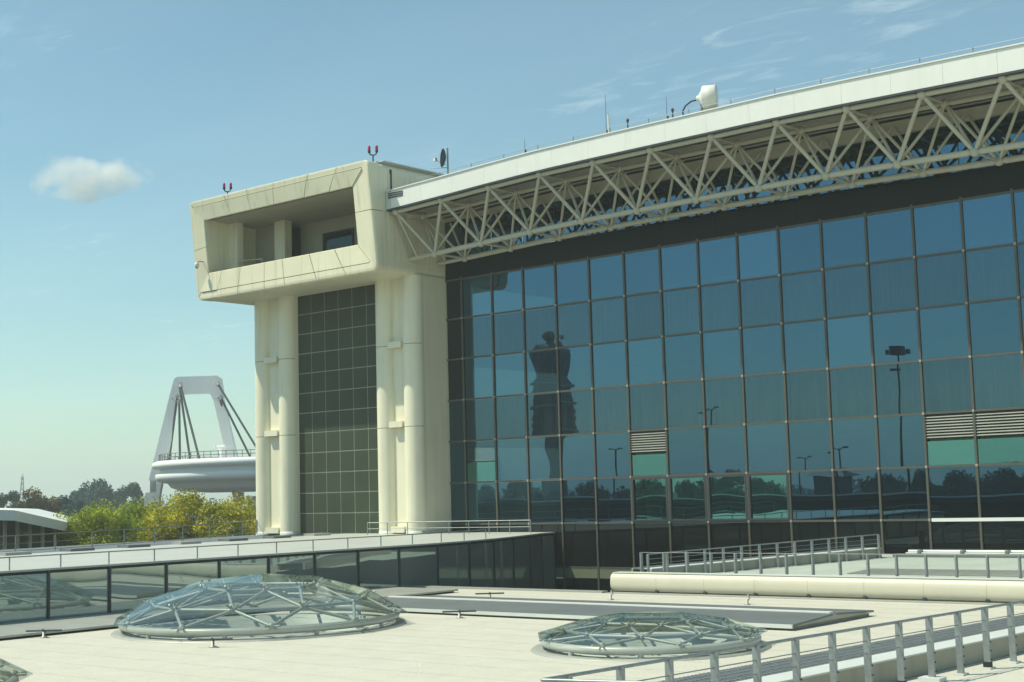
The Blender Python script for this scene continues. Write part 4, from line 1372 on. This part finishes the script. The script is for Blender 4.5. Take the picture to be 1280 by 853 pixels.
# ---------------------------------------------------------------- what the mirror glass shows: places behind the viewer
def mir(px, py, rng):
    d = ray_dir(px, py) * rng
    return Vector((d.x, 2 * D - d.y, d.z))
tw_ = mir(694, 610, 450)
CT = thing('control_tower', 'tall control tower with flared cab and radar ball, seen mirrored in the glass', 'tower', (tw_.x, tw_.y, GZ))
q = .254
def zy(py): return (615 - py) * q
MB().lathe((tw_.x, tw_.y, 0), [(4.0, GZ), (3.3, zy(570)), (3.4, zy(549)), (4.6, zy(545)), (6.8, zy(541))], 24).build('shaft', M['towerdark'], CT)
MB().lathe((tw_.x, tw_.y, 0), [(6.8, zy(541)), (7.2, zy(538)), (6.5, zy(530)), (6.9, zy(500)), (6.2, zy(485)), (6.4, zy(479)), (5.6, zy(476)), (4.9, zy(472))], 24).build('lower_floors', M['towerdark'], CT)
MB().lathe((tw_.x, tw_.y, 0), [(4.9, zy(472)), (5.2, zy(462)), (5.9, zy(453)), (6.1, zy(447))], 16).build('cab_glass', M['dark_glass'], CT)
MB().lathe((tw_.x, tw_.y, 0), [(6.1, zy(447)), (6.4, zy(446)), (6.4, zy(438)), (5.6, zy(437)), (4.6, zy(433)), (3.6, zy(427)), (1.2, zy(425)), (1.0, zy(420))], 24).build('cab_roof', M['darkmetal'], CT)
MB().lathe((tw_.x, tw_.y, zy(416)), [(max(1.75 * math.sin(math.pi * k / 8), .01), -1.75 * math.cos(math.pi * k / 8)) for k in range(9)], 16).build('radar_ball', M['towerdark'], CT)
for k in range(16):
    a = k * math.pi / 8
    MB().tube([(tw_.x + 4.95 * math.cos(a), tw_.y + 4.95 * math.sin(a), zy(472)), (tw_.x + 6.15 * math.cos(a), tw_.y + 6.15 * math.sin(a), zy(447))], .16, 5).build('cab_mullion', M['lead'], CT)
for (zz, ra) in ((541, 7.3), (506, 7.2), (482, 6.7)):
    MB().lathe((tw_.x, tw_.y, zy(zz)), [(ra - .4, -.3), (ra + .5, -.3), (ra + .5, .25), (ra - .4, .25)], 24).build('gallery', M['concrete'], CT)
for k in range(12):
    a = k * math.pi / 6
    for zz in (527, 518):
        MB().lathe((tw_.x + 6.7 * math.cos(a), tw_.y + 6.7 * math.sin(a), zy(zz)), [(.5, -.7), (.5, .7), (.01, .75)], 6).build('window', M['dark_glass'], CT)
MB().tube([(tw_.x + 3, tw_.y, zy(437)), (tw_.x + 3, tw_.y, zy(418))], .12, 5).build('aerial', M['darkmetal'], CT)
MB().tube([(tw_.x - 2.5, tw_.y + 2, zy(437)), (tw_.x - 2.5, tw_.y + 2, zy(424))], .10, 5).build('aerial', M['darkmetal'], CT)
MB().lathe((tw_.x + 3.4, tw_.y - 2.5, zy(421)), [(.01, -1), (.8, -.6), (1.0, 0), (.8, .6), (.01, 1)], 12).build('radar_ball', M['lead'], CT)
def mast(px, top_py, rng, arms, label):
    p = mir(px, 600, rng); zt = mir(px, top_py, rng).z
    t = thing('lamp_mast', label, 'lamp mast', (p.x, p.y, GZ), 'lamp masts mirrored in the glass')
    MB().tube([(p.x, p.y, GZ), (p.x, p.y, zt)], [.26, .14], 8).build('pole', M['darkmetal'], t)
    if arms == 'box':
        MB().box(p.x - .8, p.x + .8, p.y - .8, p.y + .8, zt - .1, zt + 1.2).build('lamp_platform', M['darkmetal'], t)
        for s in (-1, 1):
            MB().box(p.x + 1.5 * s - .2, p.x + 1.5 * s + .2, p.y - .2, p.y + .2, zt, zt + .7).build('floodlight', M['darkmetal'], t)
        MB().box(p.x - 1.2, p.x + .3, p.y - .4, p.y + .4, zt - 1.6, zt - 1.3).build('maintenance_ring', M['darkmetal'], t)
    else:
        for s in (-1, 1):
            MB().tube([(p.x, p.y, zt - .4), (p.x + s * 1.1, p.y + s * .8, zt), (p.x + s * 2.0, p.y + s * 1.4, zt + .1)], .09, 6).build('arm', M['darkmetal'], t)
            MB().box(p.x + s * 2.1 - .5, p.x + s * 2.1 + .5, p.y + s * 1.5 - .25, p.y + s * 1.5 + .25, zt - .05, zt + .22).build('lamp_head', M['darkmetal'], t)
mast(885, 516, 250, 'arm', 'two armed lamp mast mirrored in the middle of the glass wall')
mast(1131, 446, 220, 'box', 'tallest floodlight mast with square platform mirrored at the right of the glass')
mast(769, 562, 330, 'arm', 'small far lamp mast mirrored just right of the control tower')
mast(1003, 571, 330, 'arm', 'small lamp mast mirrored right of the middle of the glass wall')
mast(1048, 565, 260, 'arm', 'lamp mast with drooping arms mirrored left of the tallest floodlight mast')
# long dark concourse and small buildings behind the viewer
cb = thing('concourse', 'long dark concourse building mirrored low in the glass wall', 'building', (-170, -120, GZ))
pa, pb = mir(560, 625, 210), mir(1500, 625, 120)
def slab2(z0, z1, m, nm, o=0):
    d = (pb - pa); d.z = 0; d.normalize()
    n = Vector((d.y, -d.x, 0))
    A, B = pa + n * o, pb + n * o
    A.z = B.z = 0
    MB().hexa([A + Vector((0, 0, z0)), B + Vector((0, 0, z0)), B + n * 14 + Vector((0, 0, z0)), A + n * 14 + Vector((0, 0, z0)),
               A + Vector((0, 0, z1)), B + Vector((0, 0, z1)), B + n * 14 + Vector((0, 0, z1)), A + n * 14 + Vector((0, 0, z1))]).build(nm, m, cb)
slab2(GZ, -6.6, M['darkmetal'], 'ground_floor', .3)
slab2(-6.6, -6.1, M['lead'], 'floor_band', 0)
slab2(-6.1, -3.9, M['dark_glass'], 'glazing', .3)
slab2(-3.9, -3.7, M['lead'], 'floor_band', 0)
slab2(-3.7, -1.7, M['darkmetal'], 'upper_wall', .2)
slab2(-1.7, -1.2, M['towerdark'], 'roof_edge', -.2)
hp = mir(1045, 600, 330)
hs = thing('gabled_house', 'small dark house with hipped roof mirrored in the lower glass panes', 'house', (hp.x, hp.y, GZ))
MB().box(hp.x - 3, hp.x + 3, hp.y - 3, hp.y + 3, GZ, 1.4).build('wall', M['towerdark'], hs)
MB().add([(hp.x - 4.6, hp.y - 4.6, 1.4), (hp.x + 4.6, hp.y - 4.6, 1.4), (hp.x + 4.6, hp.y + 4.6, 1.4), (hp.x - 4.6, hp.y + 4.6, 1.4), (hp.x - 1.5, hp.y, 3), (hp.x + 1.5, hp.y, 3)], [(0, 1, 5, 4), (1, 2, 5), (2, 3, 4, 5), (3, 0, 4), (0, 3, 2, 1)]).build('roof', M['darkmetal'], hs)
def rtree(px, rng, top, wpx, kd, label):
    p = mir(px, top, rng)
    me, trk, (rx, ry, rz) = KINDS[kd]
    s = wpx / 1772.43 * rng / (2 * rx)
    t = thing('tree', label, 'tree', (p.x, p.y, GZ), 'trees mirrored in the glass')
    mx = Matrix.Translation((p.x, p.y, p.z - rz * 1.1 * s)) @ Matrix.Rotation(rnd.random() * 6.28, 4, 'Z') @ Matrix.Scale(s, 4)
    new('trunk', trk, t, mx)
    new('crown', me, t, mx)
RL = ['mirrored dark tree left of the control tower, nearest the cream pylon', 'mirrored dark tree just left of the foot of the control tower', 'mirrored dark tree just right of the foot of the control tower',
      'mirrored dark tree in the leftmost teal window of the row of four', 'mirrored dark tree in the second teal window from the left', 'mirrored dark tree in the third teal window beside the two armed mast',
      'mirrored dark tree in the rightmost teal window of the row of four', 'mirrored dark tree left of the tallest floodlight mast', 'mirrored dark tree just right of the tallest floodlight mast',
      'mirrored dark tree below the left one of the two wide louvres', 'mirrored dark tree below the right one of the two wide louvres', 'mirrored dark tree farthest right, at the picture edge']
for k, (px, rng, tp, wpx) in enumerate(((600, 420, 606, 60), (650, 400, 601, 70), (745, 420, 605, 60), (800, 380, 604, 70), (862, 360, 596, 60), (905, 340, 588, 60), (950, 380, 600, 60), (1100, 380, 596, 60), (1150, 340, 588, 70), (1200, 330, 586, 80), (1255, 320, 584, 80), (1310, 330, 583, 80))):
    rtree(px, rng, tp, wpx, 'dark', RL[k])

# ---------------------------------------------------------------- air
hz = MB().box(-3000, 3000, -3000, 3000, GZ - 1, 60).build('haze', None)
hz['kind'] = 'stuff'
hz['label'] = 'thin pale summer haze'
hm = bpy.data.materials.new('haze_air')
hm.use_nodes = True
t = hm.node_tree
for n in list(t.nodes):
    if n.type != 'OUTPUT_MATERIAL': t.nodes.remove(n)
pv = t.nodes.new('ShaderNodeVolumePrincipled')
pv.inputs['Color'].default_value = (0.94, 1.0, 1.0, 1)
pv.inputs['Density'].default_value = 0.0005
pv.inputs['Anisotropy'].default_value = 0.2
t.links.new(pv.outputs[0], [n for n in t.nodes if n.type == 'OUTPUT_MATERIAL'][0].inputs['Volume'])
hz.data.materials.append(hm)

# ---------------------------------------------------------------- one small fair-weather cloud, high and far
def cloud():
    d = ray_dir(115, 222)
    c = d * 2500
    r_ = random.Random(4)
    u_, v_ = bu, bv
    bm = bmesh.new()
    for (a, b, h, s_) in ((-66, 0, -6, 34), (-34, 5, 4, 40), (-58, -8, 20, 24), (0, 0, 2, 40), (32, -6, 2, 38), (62, 4, 4, 33), (84, 0, -2, 20), (-88, 0, -14, 18), (14, 10, -12, 34), (-20, 0, -14, 36)):
        p = c + u_ * a + v_ * b + Vector((0, 0, h))
        bmesh.ops.create_icosphere(bm, subdivisions=2, radius=s_ * 1.25, matrix=Matrix.Translation(p - c) @ Matrix.Diagonal((1, 1, .78, 1)))
    me = bpy.data.meshes.new('cloud')
    bm.to_mesh(me)
    bm.free()
    o = new('cloud', me, None, Matrix.Translation(c))
    rm = o.modifiers.new('join', 'REMESH')
    rm.mode = 'VOXEL'
    rm.voxel_size = 9.0
    m = bpy.data.materials.new('cloud_vapour')
    m.use_nodes = True
    t = m.node_tree
    N, L = t.nodes, t.links
    for n in list(N):
        if n.type != 'OUTPUT_MATERIAL': N.remove(n)
    pv = N.new('ShaderNodeVolumePrincipled')
    pv.inputs['Color'].default_value = (1, 1, 1, 1)
    pv.inputs['Anisotropy'].default_value = 0.1
    tc = N.new('ShaderNodeTexCoord')
    nz = N.new('ShaderNodeTexNoise')
    nz.inputs['Scale'].default_value = .035
    nz.inputs['Detail'].default_value = 5
    L.new(tc.outputs['Object'], nz.inputs[0])
    mp = N.new('ShaderNodeMapping')
    mp.inputs['Rotation'].default_value = (0, 0, -YAW)
    nd = N.new('ShaderNodeTexNoise')
    nd.inputs['Scale'].default_value = .016
    nd.inputs['Detail'].default_value = 4
    L.new(tc.outputs['Object'], nd.inputs[0])
    wv = N.new('ShaderNodeVectorMath')
    wv.operation = 'MULTIPLY_ADD'
    wv.inputs[1].default_value = (150, 150, 95)
    L.new(nd.outputs['Color'], wv.inputs[0])
    L.new(tc.outputs['Object'], wv.inputs[2])
    wo = N.new('ShaderNodeVectorMath')
    wo.operation = 'SUBTRACT'
    wo.inputs[1].default_value = (75, 75, 47)
    L.new(wv.outputs[0], wo.inputs[0])
    L.new(wo.outputs[0], mp.inputs[0])
    m2 = N.new('ShaderNodeMapping')
    m2.inputs['Scale'].default_value = (1 / 108, 1 / 46, 1 / 40)
    L.new(mp.outputs[0], m2.inputs[0])
    ln = N.new('ShaderNodeVectorMath')
    ln.operation = 'LENGTH'
    L.new(m2.outputs[0], ln.inputs[0])
    f = N.new('ShaderNodeMapRange')
    f.inputs['From Min'].default_value = 1.0
    f.inputs['From Max'].default_value = .25
    L.new(ln.outputs['Value'], f.inputs['Value'])
    ad = N.new('ShaderNodeMath')
    ad.operation = 'MULTIPLY_ADD'
    ad.inputs[1].default_value = 1.0
    L.new(f.outputs[0], ad.inputs[0])
    sb = N.new('ShaderNodeMath')
    sb.operation = 'SUBTRACT'
    sb.inputs[1].default_value = .62
    L.new(nz.outputs[0], sb.inputs[0])
    L.new(sb.outputs[0], ad.inputs[2])
    mr = N.new('ShaderNodeMapRange')
    mr.inputs['From Min'].default_value = 0
    mr.inputs['From Max'].default_value = .6
    mr.inputs['To Min'].default_value = 0
    mr.inputs['To Max'].default_value = .030
    L.new(ad.outputs[0], mr.inputs['Value'])
    L.new(mr.outputs[0], pv.inputs['Density'])
    L.new(pv.outputs[0], [n for n in N if n.type == 'OUTPUT_MATERIAL'][0].inputs['Volume'])
    me.materials.append(m)
    tag(o, 'single small white cloud in the left of the sky', 'cloud')
cloud()
